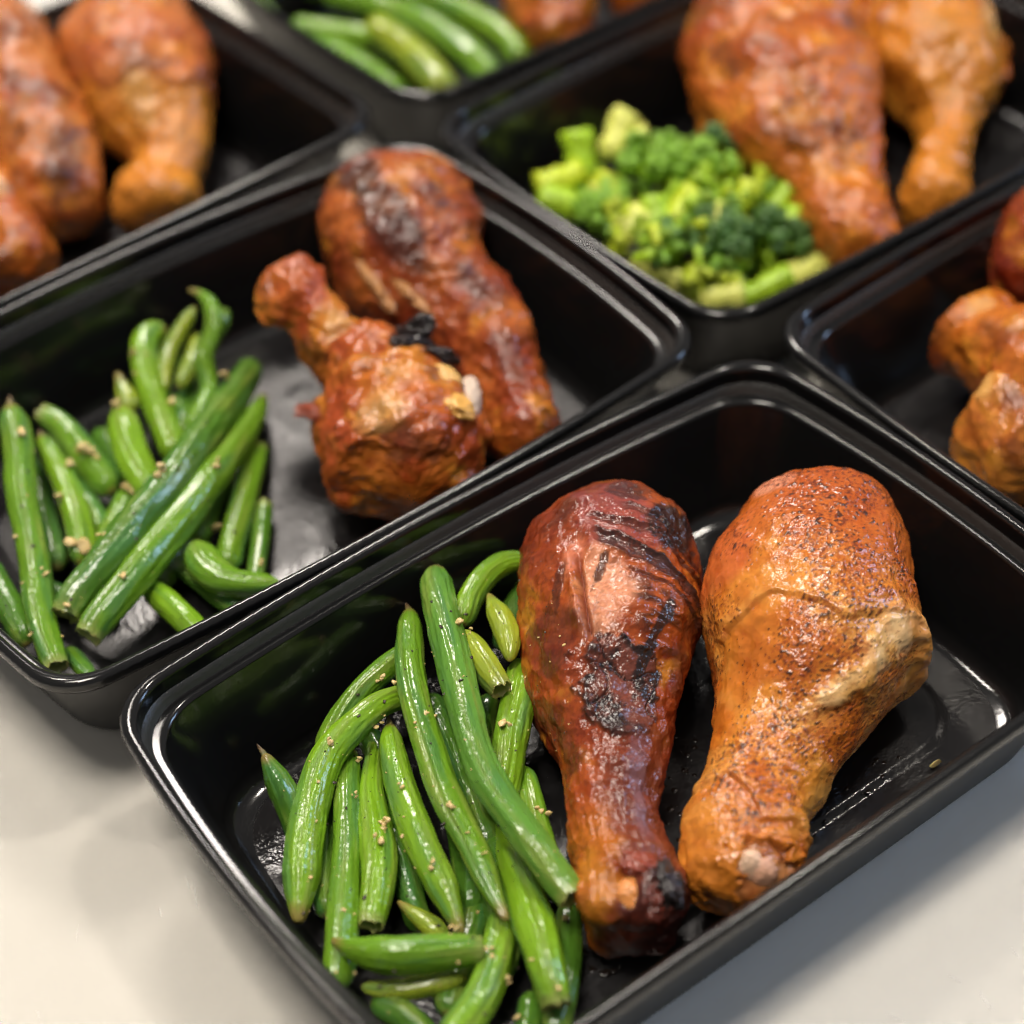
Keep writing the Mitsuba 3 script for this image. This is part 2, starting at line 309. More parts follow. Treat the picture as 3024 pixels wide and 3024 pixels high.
bean(A_, 'g', 'torn bean at the front with its hollow end open toward the camera', [(1045, 1120), (1105, 1265), (1148, 1400), (1190, 1520), (1225, 1640), (1258, 1780), (1280, 1860)], [100, 120, 140, 158, 165, 150, 120], [6, 12, 16, 13], 'rc', 'bright', 85)
bean(A_, 'g', 'dark bean under the front torn bean along the drumstick', [(1325, 1440), (1332, 1560), (1320, 1720), (1295, 1870), (1270, 1990)], 100, [7, 7, 6], 'rr', 'deep')
bean(A_, 'g', 'broad bean lying crosswise at the front of the pile', [(385, 1598), (480, 1640), (600, 1662), (720, 1660), (850, 1648), (965, 1640)], [70, 120, 145, 148, 140, 120], [14, 17, 17, 15], 'pc', 'mid', 120)
bean(A_, 'g', 'flattened bean lying under the crosswise front bean', [(500, 1785), (620, 1800), (760, 1785), (920, 1745)], [60, 85, 90, 80], [8, 8, 9], 'rr', 'yellow', 80)
bean(A_, 'g', 'front bean running down out of the picture right of the crosswise bean', [(1060, 1480), (1052, 1620), (1020, 1740), (965, 1860), (900, 1950), (840, 2030)], [110, 125, 135, 140], [10, 12, 12, 10], 'rr', 'bright', 70)
bean(A_, 'g', 'dark bean lowest at the front edge by the container wall', [(540, 1850), (640, 1880), (720, 1940), (790, 2030)], 110, [5, 6, 6], 'rr', 'deep')
bean(A_, 'g', 'bean with a pale pointed broken end standing by the left container wall', [(112, 850), (160, 950), (208, 1050), (250, 1160), (300, 1280)], [75, 115, 120, 115], [22, 17, 11, 8], 'tr', 'deep', 90)
bean(A_, 'g', 'slim bean with a brown tip behind the crosswise front bean', [(640, 1445), (700, 1490), (770, 1540), (850, 1600)], [50, 80, 90, 85], [9, 9, 8], 'pr', 'yellow', 90)
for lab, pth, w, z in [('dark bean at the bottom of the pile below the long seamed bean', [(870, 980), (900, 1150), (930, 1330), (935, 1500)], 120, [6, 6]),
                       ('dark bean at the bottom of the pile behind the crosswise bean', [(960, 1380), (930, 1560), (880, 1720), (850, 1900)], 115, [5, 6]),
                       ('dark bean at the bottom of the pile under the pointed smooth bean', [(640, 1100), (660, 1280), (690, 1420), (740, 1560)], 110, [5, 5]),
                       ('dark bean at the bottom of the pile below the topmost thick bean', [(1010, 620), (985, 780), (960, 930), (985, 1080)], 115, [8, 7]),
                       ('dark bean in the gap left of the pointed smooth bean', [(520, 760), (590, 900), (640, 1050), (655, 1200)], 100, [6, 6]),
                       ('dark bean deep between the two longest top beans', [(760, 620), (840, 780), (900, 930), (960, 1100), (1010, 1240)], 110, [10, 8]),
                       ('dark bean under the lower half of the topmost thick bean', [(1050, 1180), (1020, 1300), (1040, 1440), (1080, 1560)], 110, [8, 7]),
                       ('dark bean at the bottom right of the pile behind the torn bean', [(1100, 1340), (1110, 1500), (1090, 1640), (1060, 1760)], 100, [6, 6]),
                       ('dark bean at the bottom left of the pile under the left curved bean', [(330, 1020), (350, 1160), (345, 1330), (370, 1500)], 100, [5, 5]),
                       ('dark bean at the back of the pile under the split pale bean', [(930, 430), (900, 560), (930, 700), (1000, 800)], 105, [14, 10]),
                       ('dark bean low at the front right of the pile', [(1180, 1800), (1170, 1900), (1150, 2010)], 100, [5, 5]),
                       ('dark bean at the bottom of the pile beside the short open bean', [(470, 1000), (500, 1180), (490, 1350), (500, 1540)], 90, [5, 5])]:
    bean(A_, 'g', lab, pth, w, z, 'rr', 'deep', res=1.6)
B_ = 'b'
kw = dict(res=1.5)
bean(B_, 'b', 'thick dark bean crossing the left pile, upper of the two parallel ones', [(1200, 440), (1135, 560), (1050, 680), (955, 800), (860, 920), (755, 1060), (655, 1180), (555, 1310), (450, 1440), (370, 1540), (310, 1640)], [130, 150, 158, 162, 160, 140], [13, 24, 23, 15], 'tc', 'deep', 95, **kw)
bean(B_, 'b', 'long bean with a double seam, lower of the two parallel ones in the left pile', [(1258, 590), (1185, 740), (1085, 880), (985, 1010), (885, 1145), (785, 1275), (685, 1400), (575, 1530), (490, 1630), (425, 1730)], [80, 120, 145, 155, 158, 130], [11, 19, 19, 13], 'pc', 'mid', 92, **kw)
bean(B_, 'b', 'long bean standing along the left end wall in the left container', [(45, 640), (80, 780), (100, 950), (120, 1120), (148, 1300), (170, 1480), (190, 1650), (225, 1780), (265, 1880)], [130, 140, 142, 140, 110], [30, 22, 16, 12], 'tc', 'mid', 80, **kw)
bean(B_, 'b', 'bean spotted with garlic between the left end bean and the thick dark bean', [(195, 790), (250, 900), (310, 1020), (358, 1140), (390, 1250), (385, 1390)], [95, 120, 125, 115], [15, 13, 10], 'tr', 'bright', 90, **kw)
bean(B_, 'b', 'bean pointing at the back wall with a big garlic piece on it', [(195, 680), (285, 740), (375, 830), (455, 930), (540, 1050)], [100, 125, 130, 120], [16, 13, 9], 'cr', 'mid', None, **kw)
bean(B_, 'b', 'light green bean rising to the back just above the thick dark bean', [(565, 650), (600, 780), (640, 900), (700, 1020), (740, 1100)], [110, 150, 152, 140], [17, 14, 10], 'tr', 'bright', 70, **kw)
bean(B_, 'b', 'small bean tip behind the light green bean', [(555, 485), (590, 570), (625, 670)], [60, 95, 95], [20, 16], 'pr', 'yellow', None, **kw)
bean(B_, 'b', 'bean with a bent top at the back of the left pile', [(790, 285), (720, 310), (685, 400), (705, 520), (745, 640), (795, 770), (830, 900)], [110, 125, 130, 130, 125], [22, 20, 15, 10], 'rr', 'bright', 100, **kw)
bean(B_, 'b', 'slim bean leaning to the back beside the bent topped bean', [(925, 170), (870, 265), (820, 365), (785, 480), (770, 600)], [60, 78, 82, 80], [27, 20, 13], 'rr', 'yellow', None, **kw)
bean(B_, 'b', 'tallest bean at the back, with a curled yellow tip', [(895, 95), (960, 120), (1010, 195), (1010, 300), (975, 410), (992, 520), (955, 660), (910, 780)], [45, 70, 85, 80, 75, 95, 100], [33, 32, 24, 16, 12], 'pr', 'mid', None, **kw)
bean(B_, 'b', 'dark green bean end behind the curled tip', [(1075, 180), (1040, 260), (1000, 330)], 80, [28, 24], 'rr', 'deep', None, **kw)
bean(B_, 'b', 'short yellow bean piece in front of the tallest bean', [(935, 300), (920, 400), (880, 490), (845, 560)], [60, 85, 90, 70], [20, 16], 'rr', 'yellow', None, **kw)
bean(B_, 'b', 'broad bent bean against the near rim of the left container', [(940, 1290), (980, 1410), (1060, 1475), (1180, 1495), (1330, 1490)], [110, 160, 165, 120, 80], [14, 13, 13], 'rr', 'mid', 60, **kw)
bean(B_, 'b', 'bean lying right of the parallel beans in the left container', [(1232, 840), (1190, 1000), (1145, 1150), (1110, 1280), (1085, 1420)], [100, 115, 122, 115], [7, 8, 7], 'cr', 'mid', 85, **kw)
bean(B_, 'b', 'dark bean at the far right of the left pile', [(1262, 1120), (1240, 1260), (1225, 1400), (1200, 1520)], 92, [5, 5], 'cr', 'deep', None, **kw)
bean(B_, 'b', 'bright bean tip at the near rim under the double seamed bean', [(690, 1500), (780, 1560), (870, 1640), (950, 1730), (1010, 1800)], [110, 130, 135, 120], [10, 11, 8], 'rr', 'bright', None, **kw)
bean(B_, 'b', 'bean at the lower left corner of the left container, cut by the photo edge', [(-60, 1400), (10, 1530), (70, 1640), (130, 1780)], [130, 130, 125, 110], [12, 12, 9], 'rr', 'deep', None, **kw)
bean(B_, 'b', 'small bean end low in the front corner of the left container', [(320, 1790), (380, 1870), (440, 1930)], 80, [6, 6], 'rr', 'mid', None, **kw)
bean(B_, 'b', 'dark bean under the thick dark bean in the left pile', [(620, 1050), (560, 1180), (500, 1300), (460, 1400)], 120, [7, 7], 'rr', 'mid', None, **kw)
bean(B_, 'b', 'dark bean lying under both parallel beans', [(920, 1120), (880, 1260), (800, 1400), (740, 1500)], 120, [6, 6], 'rr', 'deep', None, **kw)
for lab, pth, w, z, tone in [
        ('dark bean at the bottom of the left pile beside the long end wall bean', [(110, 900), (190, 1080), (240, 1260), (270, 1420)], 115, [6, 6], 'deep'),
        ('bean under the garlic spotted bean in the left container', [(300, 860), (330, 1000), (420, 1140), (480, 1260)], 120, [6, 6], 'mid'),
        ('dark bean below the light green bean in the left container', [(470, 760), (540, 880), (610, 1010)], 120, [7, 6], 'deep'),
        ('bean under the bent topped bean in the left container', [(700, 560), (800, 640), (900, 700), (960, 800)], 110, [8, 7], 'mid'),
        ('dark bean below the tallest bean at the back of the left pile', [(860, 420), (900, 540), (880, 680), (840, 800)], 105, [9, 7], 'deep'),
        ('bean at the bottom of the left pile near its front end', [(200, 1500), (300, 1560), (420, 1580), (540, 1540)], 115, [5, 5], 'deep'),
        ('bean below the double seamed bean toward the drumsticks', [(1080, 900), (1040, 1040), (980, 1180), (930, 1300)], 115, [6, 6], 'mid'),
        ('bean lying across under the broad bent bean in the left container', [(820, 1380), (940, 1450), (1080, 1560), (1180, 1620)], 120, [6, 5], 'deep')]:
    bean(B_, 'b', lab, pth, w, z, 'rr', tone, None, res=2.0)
F_ = 'f'
kw = dict(res=3.0)
for lab, pth, w, z, tone in [
        ('blurred pale bean running across the top of the farthest container', [(1090, -20), (1290, 25), (1450, 95), (1570, 175), (1660, 280)], 85, [19, 19, 15], 'mid'),
        ('blurred bright bean at the right end of the farthest container, beside its chicken', [(1370, -30), (1540, 40), (1670, 115), (1750, 220)], 95, [18, 16, 12], 'bright'),
        ('blurred bean with yellow stains in the middle of the farthest container', [(1060, 130), (1160, 190), (1260, 255), (1350, 330)], 85, [14, 12], 'mid'),
        ('blurred broad pale bean above the near corner of the farthest container', [(1230, 95), (1340, 160), (1430, 240), (1500, 320)], 115, [16, 13], 'yellow'),
        ('blurred bean pointing left in the farthest container', [(975, 90), (1060, 105), (1170, 120), (1260, 140)], 80, [17, 15], 'bright'),
        ('blurred bean at the left end of the farthest container', [(800, -40), (860, 30), (930, 115)], 75, [18, 15], 'mid'),
        ('blurred bean lowest at the near corner of the farthest container', [(1100, 250), (1200, 300), (1320, 340)], 90, [7, 7], 'mid'),
        ('blurred dark bean between the pale beans of the farthest container', [(1200, 60), (1360, 110), (1500, 200)], 85, [9, 9], 'deep'),
        ('blurred bean at the top edge of the photo in the farthest container', [(1000, -60), (1150, -40), (1300, -30)], 90, [14, 14], 'mid')]:
    bean(F_, 'e', lab, pth, w, z, 'rr', tone, **kw)

# ------------------------------------------------------------------ drumsticks
def ell(s, u, s0, u0, ds, du, rot=0.0):
    a, b = (s - s0), (u - u0)
    c, q = math.cos(rot), math.sin(rot)
    return np.sqrt(((a * c + b * q) / ds) ** 2 + ((-a * q + b * c) / du) ** 2)

def drumstick(zoom, label, stations, caps, paint, res=0.0004, lumps=1.0, group=None, expo=0.92, mat='meat', slim=0.0):
    """stations: (left x, left y, right x, right y, height of the axis in mm, half height in mm) from one end to the other, pixels of the zoom."""
    st = np.asarray(stations, float)
    Lp = np.array([za(zoom, r[0], r[1], FLOOR + r[4] * 1e-3) for r in st])
    Rp = np.array([za(zoom, r[2], r[3], FLOOR + r[4] * 1e-3) for r in st])
    C0, W0 = (Lp + Rp) / 2, (Rp - Lp) / 2
    d = np.r_[0, np.cumsum(np.linalg.norm(np.diff(C0, axis=0), axis=1))]
    length = d[-1]
    n = int(length / res)
    s = (1 - np.cos(np.linspace(0, np.pi, n))) / 2 * 0.35 + np.linspace(0, 1, n) * 0.65
    s = (s - s[0]) / (s[-1] - s[0])
    q = lambda y: PchipInterpolator(d / length, y, axis=0)(s)
    C, Wv, H = q(C0), q(W0), q(st[:, 5]) * 1e-3
    k = max(3, n // 14) | 1
    Cs = np.stack([np.convolve(np.pad(C[:, i], k // 2, mode='reflect', reflect_type='odd'), np.ones(k) / k, 'valid') for i in range(3)], -1)
    Tn = np.gradient(Cs, axis=0); Tn /= np.linalg.norm(Tn, axis=1, keepdims=True)
    Lat = Wv - (Wv * Tn).sum(1, keepdims=True) * Tn
    W = np.linalg.norm(Lat, axis=1); Lat /= W[:, None]; W = W * (1 - slim * sstep(0.5, 0.66, s))
    Upv = np.cross(Lat, Tn); Upv *= np.sign(Upv[:, 2:3].mean())
    sd = s * length
    capf = np.sqrt(np.clip(1 - (1 - np.clip(sd / caps[0], 0, 1)) ** 2, 0, 1)) * np.sqrt(np.clip(1 - (1 - np.clip((length - sd) / caps[1], 0, 1)) ** 2, 0, 1))
    capf = np.maximum(capf, 0.002)
    m = int(2 * np.pi * W.max() * 0.95 / res)
    th = np.linspace(0, 2 * np.pi, m, endpoint=False)
    cu, sv = np.sign(np.cos(th)) * np.abs(np.cos(th)) ** expo, np.sign(np.sin(th)) * np.abs(np.sin(th)) ** expo
    P = Cs[:, None] + (W * capf)[:, None, None] * cu[None, :, None] * Lat[:, None] + (H * capf)[:, None, None] * sv[None, :, None] * Upv[:, None]
    S, U = np.meshgrid(s, np.cos(th), indexing='ij')
    V = np.broadcast_to(np.sin(th), S.shape)
    seed = int(rng.integers(1000))
    N = np.cross(np.gradient(P, axis=0), np.roll(P, -1, 1) - np.roll(P, 1, 1)); N /= np.linalg.norm(N, axis=-1, keepdims=True) + 1e-12
    if ((P - Cs[:, None]) * N).sum(-1).mean() < 0: N = -N
    f = lambda scale, o=3, kk=0: meshkit.fbm(P / scale + kk * 3.1, o, seed + kk)
    edge = np.clip(capf, 0, 1)[:, None]
    ridge = 0.5 - np.abs(f(0.0075, 3, 4) - 0.5) * 4
    fold = 0.5 - np.abs(meshkit.fbm(np.stack([S * length / 0.007, U * 1.6 + 5, V * 1.6], -1), 3, seed + 9) - 0.5) * 4
    D = edge * lumps * (0.0075 * (f(0.023, 2, 0) - 0.5) + 0.0040 * (f(0.012, 3, 1) - 0.5) + 0.0009 * ridge + 0.0007 * fold + 0.0013 * (f(0.0045, 2, 2) - 0.5) + 0.0005 * (f(0.0014, 2, 3) - 0.5))
    col, extra = paint(S, U, V, f)
    P = P + N * (D + edge * extra)[..., None]
    P[..., 2] = np.maximum(P[..., 2], FLOOR - 0.0006)
    key = thing('drumstick', label, 'chicken drumstick', group)
    v = np.vstack([P.reshape(-1, 3), P[0].mean(0)[None], P[-1].mean(0)[None]])
    i = np.arange(m); a = (n - 1) * m
    fc = np.vstack([grid_faces(n, m), np.stack([np.roll(i, -1), i, np.full(m, n * m)], -1), np.stack([i + a, np.roll(i, -1) + a, np.full(m, n * m + 1)], -1)])
    fc = outward(v, fc)
    cc = np.vstack([col.reshape(-1, 3), col[0].mean(0)[None], col[-1].mean(0)[None]])
    part(key, 'meat', mikit.ply((v, fc), mat, smooth=True, color=np.clip(cc, 0.003, 0.95)))
    SURF.append(P[::3, ::3].reshape(-1, 3)); OWNER.append(key)
    frame = lambda ss, uu, out=0.0: surface(P, N, s, th, ss, uu, out)
    return key, frame

def surface(P, N, s, th, ss, uu, out):
    """(point, normal, along, across) on the upper side of a drumstick at length ss and side uu."""
    i = int(np.clip(np.searchsorted(s, ss), 1, len(s) - 2)); j = int(np.argmin(np.abs(th - math.acos(max(-1, min(1, uu))))))
    t = P[i + 1, j] - P[i - 1, j]; t /= np.linalg.norm(t)
    n = N[i, j]
    return P[i, j] + n * out, n, t, np.cross(n, t)

def lump(key, name, fr, size, color, mat='meat', seed=0, rough=0.25, tilt=(0, 0)):
    """A small rounded, uneven piece lying on a drumstick: size along, across, thick."""
    c, n, t, b = fr
    m = trimesh.creation.icosphere(subdivisions=4)
    w = np.array(m.vertices)
    k = 1 + rough * 2 * (meshkit.fbm(w * 1.7 + seed, 3, seed) - 0.5) + 0.15 * (meshkit.noise(w * 9 + seed, seed) - 0.5)
    w = w * k[:, None] * np.asarray(size)
    tt = t + n * tilt[0]; tt /= np.linalg.norm(tt); nn = np.cross(tt, b) * -1; nn = nn if nn @ n > 0 else -nn
    v = c + w[:, :1] * tt + w[:, 1:2] * b + w[:, 2:] * nn
    col = np.asarray(color) * (0.75 + 0.5 * meshkit.fbm(np.array(m.vertices) * 3 + seed, 3))[:, None]
    part(key, name, mikit.ply((v, outward(v, np.array(m.faces))), mat, smooth=True, color=np.clip(col, 0.003, 0.95)))

CHAR = np.array([0.012, 0.009, 0.009]); BROWN = np.array([0.10, 0.026, 0.012]); RED = np.array([0.31, 0.050, 0.010]); ORANGE = np.array([0.47, 0.132, 0.015]); GOLD = np.array([0.60, 0.245, 0.024])
PINK = np.array([0.62, 0.27, 0.165]); FAT = np.array([0.68, 0.40, 0.125]); PURPLE = np.array([0.17, 0.075, 0.075]); BONE = np.array([0.72, 0.55, 0.42])

def roasted(S, U, V, f, a=ORANGE, b=RED, dark=0.4, red=0.5):
    dark = min(0.85, dark + 0.25)
    col = lerp(a, b, sstep(0.5 - red * 0.35, 1.0 - red * 0.45, f(0.014, 4, 11)))
    col = lerp(col, GOLD, 0.6 * sstep(0.55, 0.72, f(0.009, 3, 12)))
    col = lerp(col, BROWN, dark * sstep(0.52, 0.7, f(0.010, 4, 13)))
    col = lerp(col, col * [0.72, 0.5, 0.4], 0.8 * sstep(0.52, 0.72, f(0.0030, 3, 15)))
    return lerp(col * 0.78, col * 1.2, f(0.0018, 2, 14))

def flecks(col, f, amount, dust):
    """Paprika dust and pepper grains lying on the skin: tiny grains with a relief of their own."""
    g1, g2, g3 = f(0.00062, 1, 21), f(0.00085, 1, 22), f(0.0005, 1, 23)
    d1 = amount * sstep(0.78, 0.85, g1 + 0.30 * (dust - 0.5)); d2 = amount * sstep(0.80, 0.86, g2 + 0.20 * (dust - 0.5)); d3 = sstep(0.66, 0.80, g3 + 0.50 * (dust - 0.5))
    col = lerp(col, np.array([0.30, 0.050, 0.010]), 0.6 * d3 * amount)
    col = lerp(col, np.array([0.12, 0.022, 0.010]), 0.85 * d1)
    col = lerp(col, np.array([0.030, 0.014, 0.010]), 0.9 * d2)
    return col, 0.00012 * d1 + 0.00018 * d2 + 0.00008 * d3

def paint_charred(S, U, V, f):
    col = roasted(S, U, V, f, np.array([0.34, 0.066, 0.010]), np.array([0.17, 0.025, 0.008]), 0.55, 0.55)
    top = sstep(-0.25, 0.15, V); ex = np.zeros_like(S)
    w1, w2, w3 = f(0.008, 4, 31) - 0.5, f(0.003, 3, 32) - 0.5, f(0.0015, 2, 30) - 0.5
    def put(mask, c, k=1.0):
        nonlocal col
        col = lerp(col, c, np.clip(k * mask, 0, 1))
    def patch(s0, u0, ds, du, rot=0.0, big=0.8, fine=0.3, soft=0.25):
        return top * (1 - sstep(1 - soft, 1.0, ell(S, U, s0, u0, ds, du, rot) + big * w1 + fine * w2 + 0.2 * w3))
    put(patch(0.16, 0.05, 0.10, 0.60, 0, 0.9, 0.3, 0.5), PURPLE * [1.5, 0.75, 0.8], 0.6)
    # pale window of torn meat, its folded facet and the groove between them
    k = patch(0.335, -0.02, 0.115, 0.40, 0, 1.1, 0.45, 0.6); put(k, lerp(PINK * [0.85, 0.75, 0.62], PINK * [1.12, 1.12, 1.0], f(0.004, 3, 33)), 0.93); ex -= 0.0007 * k
    k = patch(0.265, -0.34, 0.06, 0.15, 0.3, 0.4, 0.1, 0.5); put(k, PINK * [0.85, 0.6, 0.5], 0.8); ex -= 0.0006 * k
    gl = U + 0.27 - 0.85 * (S - 0.29) + 0.04 * w1
    g = top * np.exp(-(gl / 0.030) ** 2) * sstep(0.24, 0.29, S) * (1 - sstep(0.41, 0.44, S)); put(g, PINK * [0.30, 0.14, 0.11], 0.9); ex -= 0.0026 * g
    ex += 0.0012 * top * np.exp(-((gl + 0.09) / 0.06) ** 2) * sstep(0.22, 0.28, S) * (1 - sstep(0.38, 0.44, S))
    # grill bars and soot across the head
    for sa, sl, wd, u0, a in ((0.222, 0.060, 0.021, -0.12, 1.0), (0.182, 0.030, 0.010, -0.15, 0.8), (0.275, 0.04, 0.007, 0.25, 0.7), (0.145, 0.04, 0.012, 0.1, 0.7)):
        dd = np.abs(S - sa - sl * U - 0.03 * w1 - 0.012 * w2) / wd
        q = (1 - sstep(0.8, 1.1, dd)) * sstep(u0 - 0.06, u0 + 0.06, U + 0.3 * w1) * top * a
        put(q, lerp(np.array([0.050, 0.020, 0.018]), CHAR * 0.7, sstep(0.5, 0.95, dd)), 0.97); ex -= 0.0008 * q * (1 - sstep(0.3, 0.9, dd)); ex += 0.0005 * q * sstep(0.6, 0.9, dd)
    put(patch(0.155, 0.70, 0.055, 0.34, 0, 1.1, 0.5), CHAR * 1.3, 0.92); ex += 0.0005 * patch(0.155, 0.70, 0.055, 0.34, 0, 1.1, 0.5) * w3 * 2
    put(patch(0.10, 0.2, 0.03, 0.25, 0, 1.2, 0.5), CHAR * 1.5, 0.7)
    put(patch(0.330, -0.50, 0.034, 0.13, 0.4, 0.5, 0.5), BROWN * 0.7, 0.85)
    put(patch(0.296, -0.06, 0.022, 0.11, 0.5, 1.0, 1.6), BROWN * 0.5, 0.9)
    # streaky browned side
    k = patch(0.375, 0.62, 0.075, 0.36, 0, 1.0, 0.4, 0.5) * sstep(0.42, 0.58, meshkit.fbm(np.stack([S * 75, U * 5, V * 3], -1), 3, 61)); put(k, BROWN * 0.45, 0.85); ex += 0.0005 * k
    # burnt, cracked skin on the calf
    q = ell(S, U, 0.520, 0.20, 0.108, 0.66, 0.0) + 0.95 * w1 + 0.35 * w2 + 0.2 * w3
    k = top * (1 - sstep(0.86, 0.96, q)); n1 = f(0.0085, 2, 35)
    crack = sstep(0.010, 0.030, np.abs(n1 - 0.5)) * sstep(0.006, 0.018, np.abs(np.mod((S - 0.05 * U + 0.05 * w1) * 15.5, 1) - 0.5) + 0.02 * sstep(0.5, 0.6, f(0.01, 2, 62)))
    burnt = lerp(CHAR, lerp(np.array([0.085, 0.022, 0.014]), np.array([0.17, 0.050, 0.034]), f(0.004, 3, 40)), sstep(0.44, 0.60, f(0.007, 4, 36)))
    put(k, lerp(CHAR * 0.6, burnt, crack), 0.97); ex += k * (0.0006 * crack + 0.0005 * w2 - 0.0002)
    k = top * np.exp(-((q - 0.88) / 0.09) ** 2) * sstep(0.42, 0.6, f(0.006, 3, 47)); put(k, CHAR, 0.9); ex += 0.0008 * k
    put(patch(0.425, 0.58, 0.045, 0.22, 0.5, 1.2, 0.6), CHAR * 1.2, 0.92)
    # browned shank with a greyish sinew, golden crust at its side, burnt joint
    sh = sstep(0.58, 0.68, S)
    put(sh * sstep(-0.55, 0.1, U + 0.4 * w1), lerp(np.array([0.17, 0.034, 0.014]), np.array([0.075, 0.017, 0.012]), f(0.006, 3, 37)), 0.85)
    put(sh * top * (1 - sstep(0.3, 0.9, np.abs(U - 0.46 + 0.5 * w1) / 0.25)) * (1 - sstep(0.82, 0.88, S)), PURPLE * [1.0, 1.05, 1.2], 0.85)
    k = sstep(0.74, 0.80, S) * (1 - sstep(-0.35, 0.0, U + 0.8 * w1)) * sstep(0.35, 0.6, f(0.004, 3, 38) + 0.12); put(k, GOLD * [0.75, 0.6, 0.6], 0.55); ex += 0.0004 * k
    k = sstep(0.895, 0.93, S + 0.12 * w1) * sstep(0.1, 0.45, U + 0.9 * w1); put(k, CHAR * 1.6, 0.93); ex += 0.003 * k * w2
    put(sstep(0.925, 0.965, S + 0.10 * w1 + 0.03 * U), np.array([0.050, 0.011, 0.008]), 0.92)
    k = sstep(0.87, 0.93, S); ex += k * (0.0065 * (f(0.008, 2, 50) - 0.5) - 0.0024 * np.exp(-((U + 0.02) / 0.14) ** 2) * top * (1 - sstep(0.95, 0.97, S)))
    c2, e2 = flecks(col, f, 0.35, sstep(0.3, 0.7, f(0.01, 2, 39)))
    wr = sstep(0.60, 0.70, S) * 0.0009 * (meshkit.fbm(np.stack([S * 14, U * 11, V * 11], -1), 3, 5) - 0.5)
    return c2, ex + e2 + wr

def paint_spiced(S, U, V, f):
    w1, w2 = f(0.008, 4, 31) - 0.5, f(0.003, 3, 32) - 0.5
    top = sstep(-0.3, 0.1, V); ex = np.zeros_like(S)
    col = lerp(np.array([0.60, 0.215, 0.027]), np.array([0.48, 0.132, 0.015]), sstep(0.38, 0.62, f(0.016, 3, 41)))
    head = 1 - sstep(0.22, 0.36, S + 0.14 * w1 - 0.05 * U)
    col = lerp(col, np.array([0.43, 0.088, 0.014]), 0.8 * head)
    col = lerp(col, FAT * [0.98, 0.82, 0.6], 0.5 * sstep(0.50, 0.68, f(0.013, 3, 42)) * (1 - head))
    # overlapping folds of skin
    for s0, sl, dep in ((0.425, -0.035, 0.0011), (0.835, 0.05, 0.0010), (0.885, 0.03, 0.0006)):
        t = S - s0 - sl * U - 0.05 * w1 - 0.02 * np.sin(U * 5)
        gate = sstep(0.30, 0.55, f(0.02, 2, 53))
        ex += dep * gate * (1 - sstep(-0.005, 0.005, t)) * sstep(-0.12, -0.01, t) * top
        col = lerp(col, FAT * [0.95, 0.72, 0.5], 0.5 * gate * top * np.exp(-((t + 0.012) / 0.014) ** 2))
    # pale blistered skin along the right side
    q = np.abs(U - 0.88 + 2.0 * (S - 0.37)) / 0.25 + 0.8 * w1; q = q + 0.5 * w2; k = (1 - sstep(0.25, 1.0, q)) * sstep(0.33, 0.40, S + 0.1 * w1) * (1 - sstep(0.54, 0.63, S + 0.15 * w1)) * sstep(-0.6, -0.2, V)
    col = lerp(col, lerp(np.array([0.64, 0.33, 0.08]), np.array([0.78, 0.54, 0.26]), sstep(0.3, 0.7, f(0.005, 3, 43))), 0.85 * k); ex += k * (0.0014 + 0.0024 * (f(0.008, 2, 44) - 0.45))
    band = k
    fl = np.exp(-((S - 0.385) / 0.030) ** 2 - ((U - 0.97) / 0.20) ** 2) * sstep(-0.75, -0.3, V); ex += 0.0022 * fl * (0.6 + 0.8 * f(0.006, 2, 54)); col = lerp(col, np.array([0.50, 0.17, 0.035]), 0.5 * fl)
    k = 1 - sstep(0.6, 1.0, ell(S, U, 0.13, -0.62, 0.055, 0.28) + 0.6 * w1); col = lerp(col, PINK * [1.05, 1.0, 0.95], 0.85 * k)
    k = 1 - sstep(0.5, 1.0, ell(S, U, 0.30, -0.85, 0.10, 0.35) + 0.6 * w1); col = lerp(col, np.array([0.55, 0.12, 0.03]), 0.7 * k)
    k = sstep(0.84, 0.90, S) * (1 - sstep(-0.1, 0.4, U)); col = lerp(col, np.array([0.52, 0.175, 0.020]), 0.7 * k)
    t = S - 0.950 - 0.16 * w1 - 0.05 * w2 + 0.02 * U; k = sstep(0.0, 0.010, t); col = lerp(col, lerp(np.array([0.24, 0.065, 0.015]), np.array([0.46, 0.19, 0.07]), sstep(0.4, 0.6, f(0.006, 3, 51))), 0.9 * k)
    ex += -0.0013 * k + 0.0005 * np.exp(-((t + 0.01) / 0.010) ** 2) + 0.005 * k * (f(0.006, 2, 52) - 0.5)
    col = lerp(col, col * [0.78, 0.55, 0.42], 0.5 * sstep(0.5, 0.7, f(0.0035, 3, 49)))
    col = lerp(col * 0.86, col * 1.12, f(0.0016, 2, 45))
    dust = sstep(0.30, 0.70, f(0.013, 3, 46) + 0.20 * np.exp(-((U - 0.2) / 0.45) ** 2) + 0.10 * head - 0.14 * sstep(0.7, 1.0, S) - 0.25 * k - 0.2 * band)
    c2, e2 = flecks(col, f, 0.95 - 0.35 * band, dust)
    wr = sstep(0.72, 0.82, S) * 0.0006 * (meshkit.fbm(np.stack([S * 60, U * 4, V * 4], -1), 3, 8) - 0.5) * 2
    return c2, ex + e2 + wr

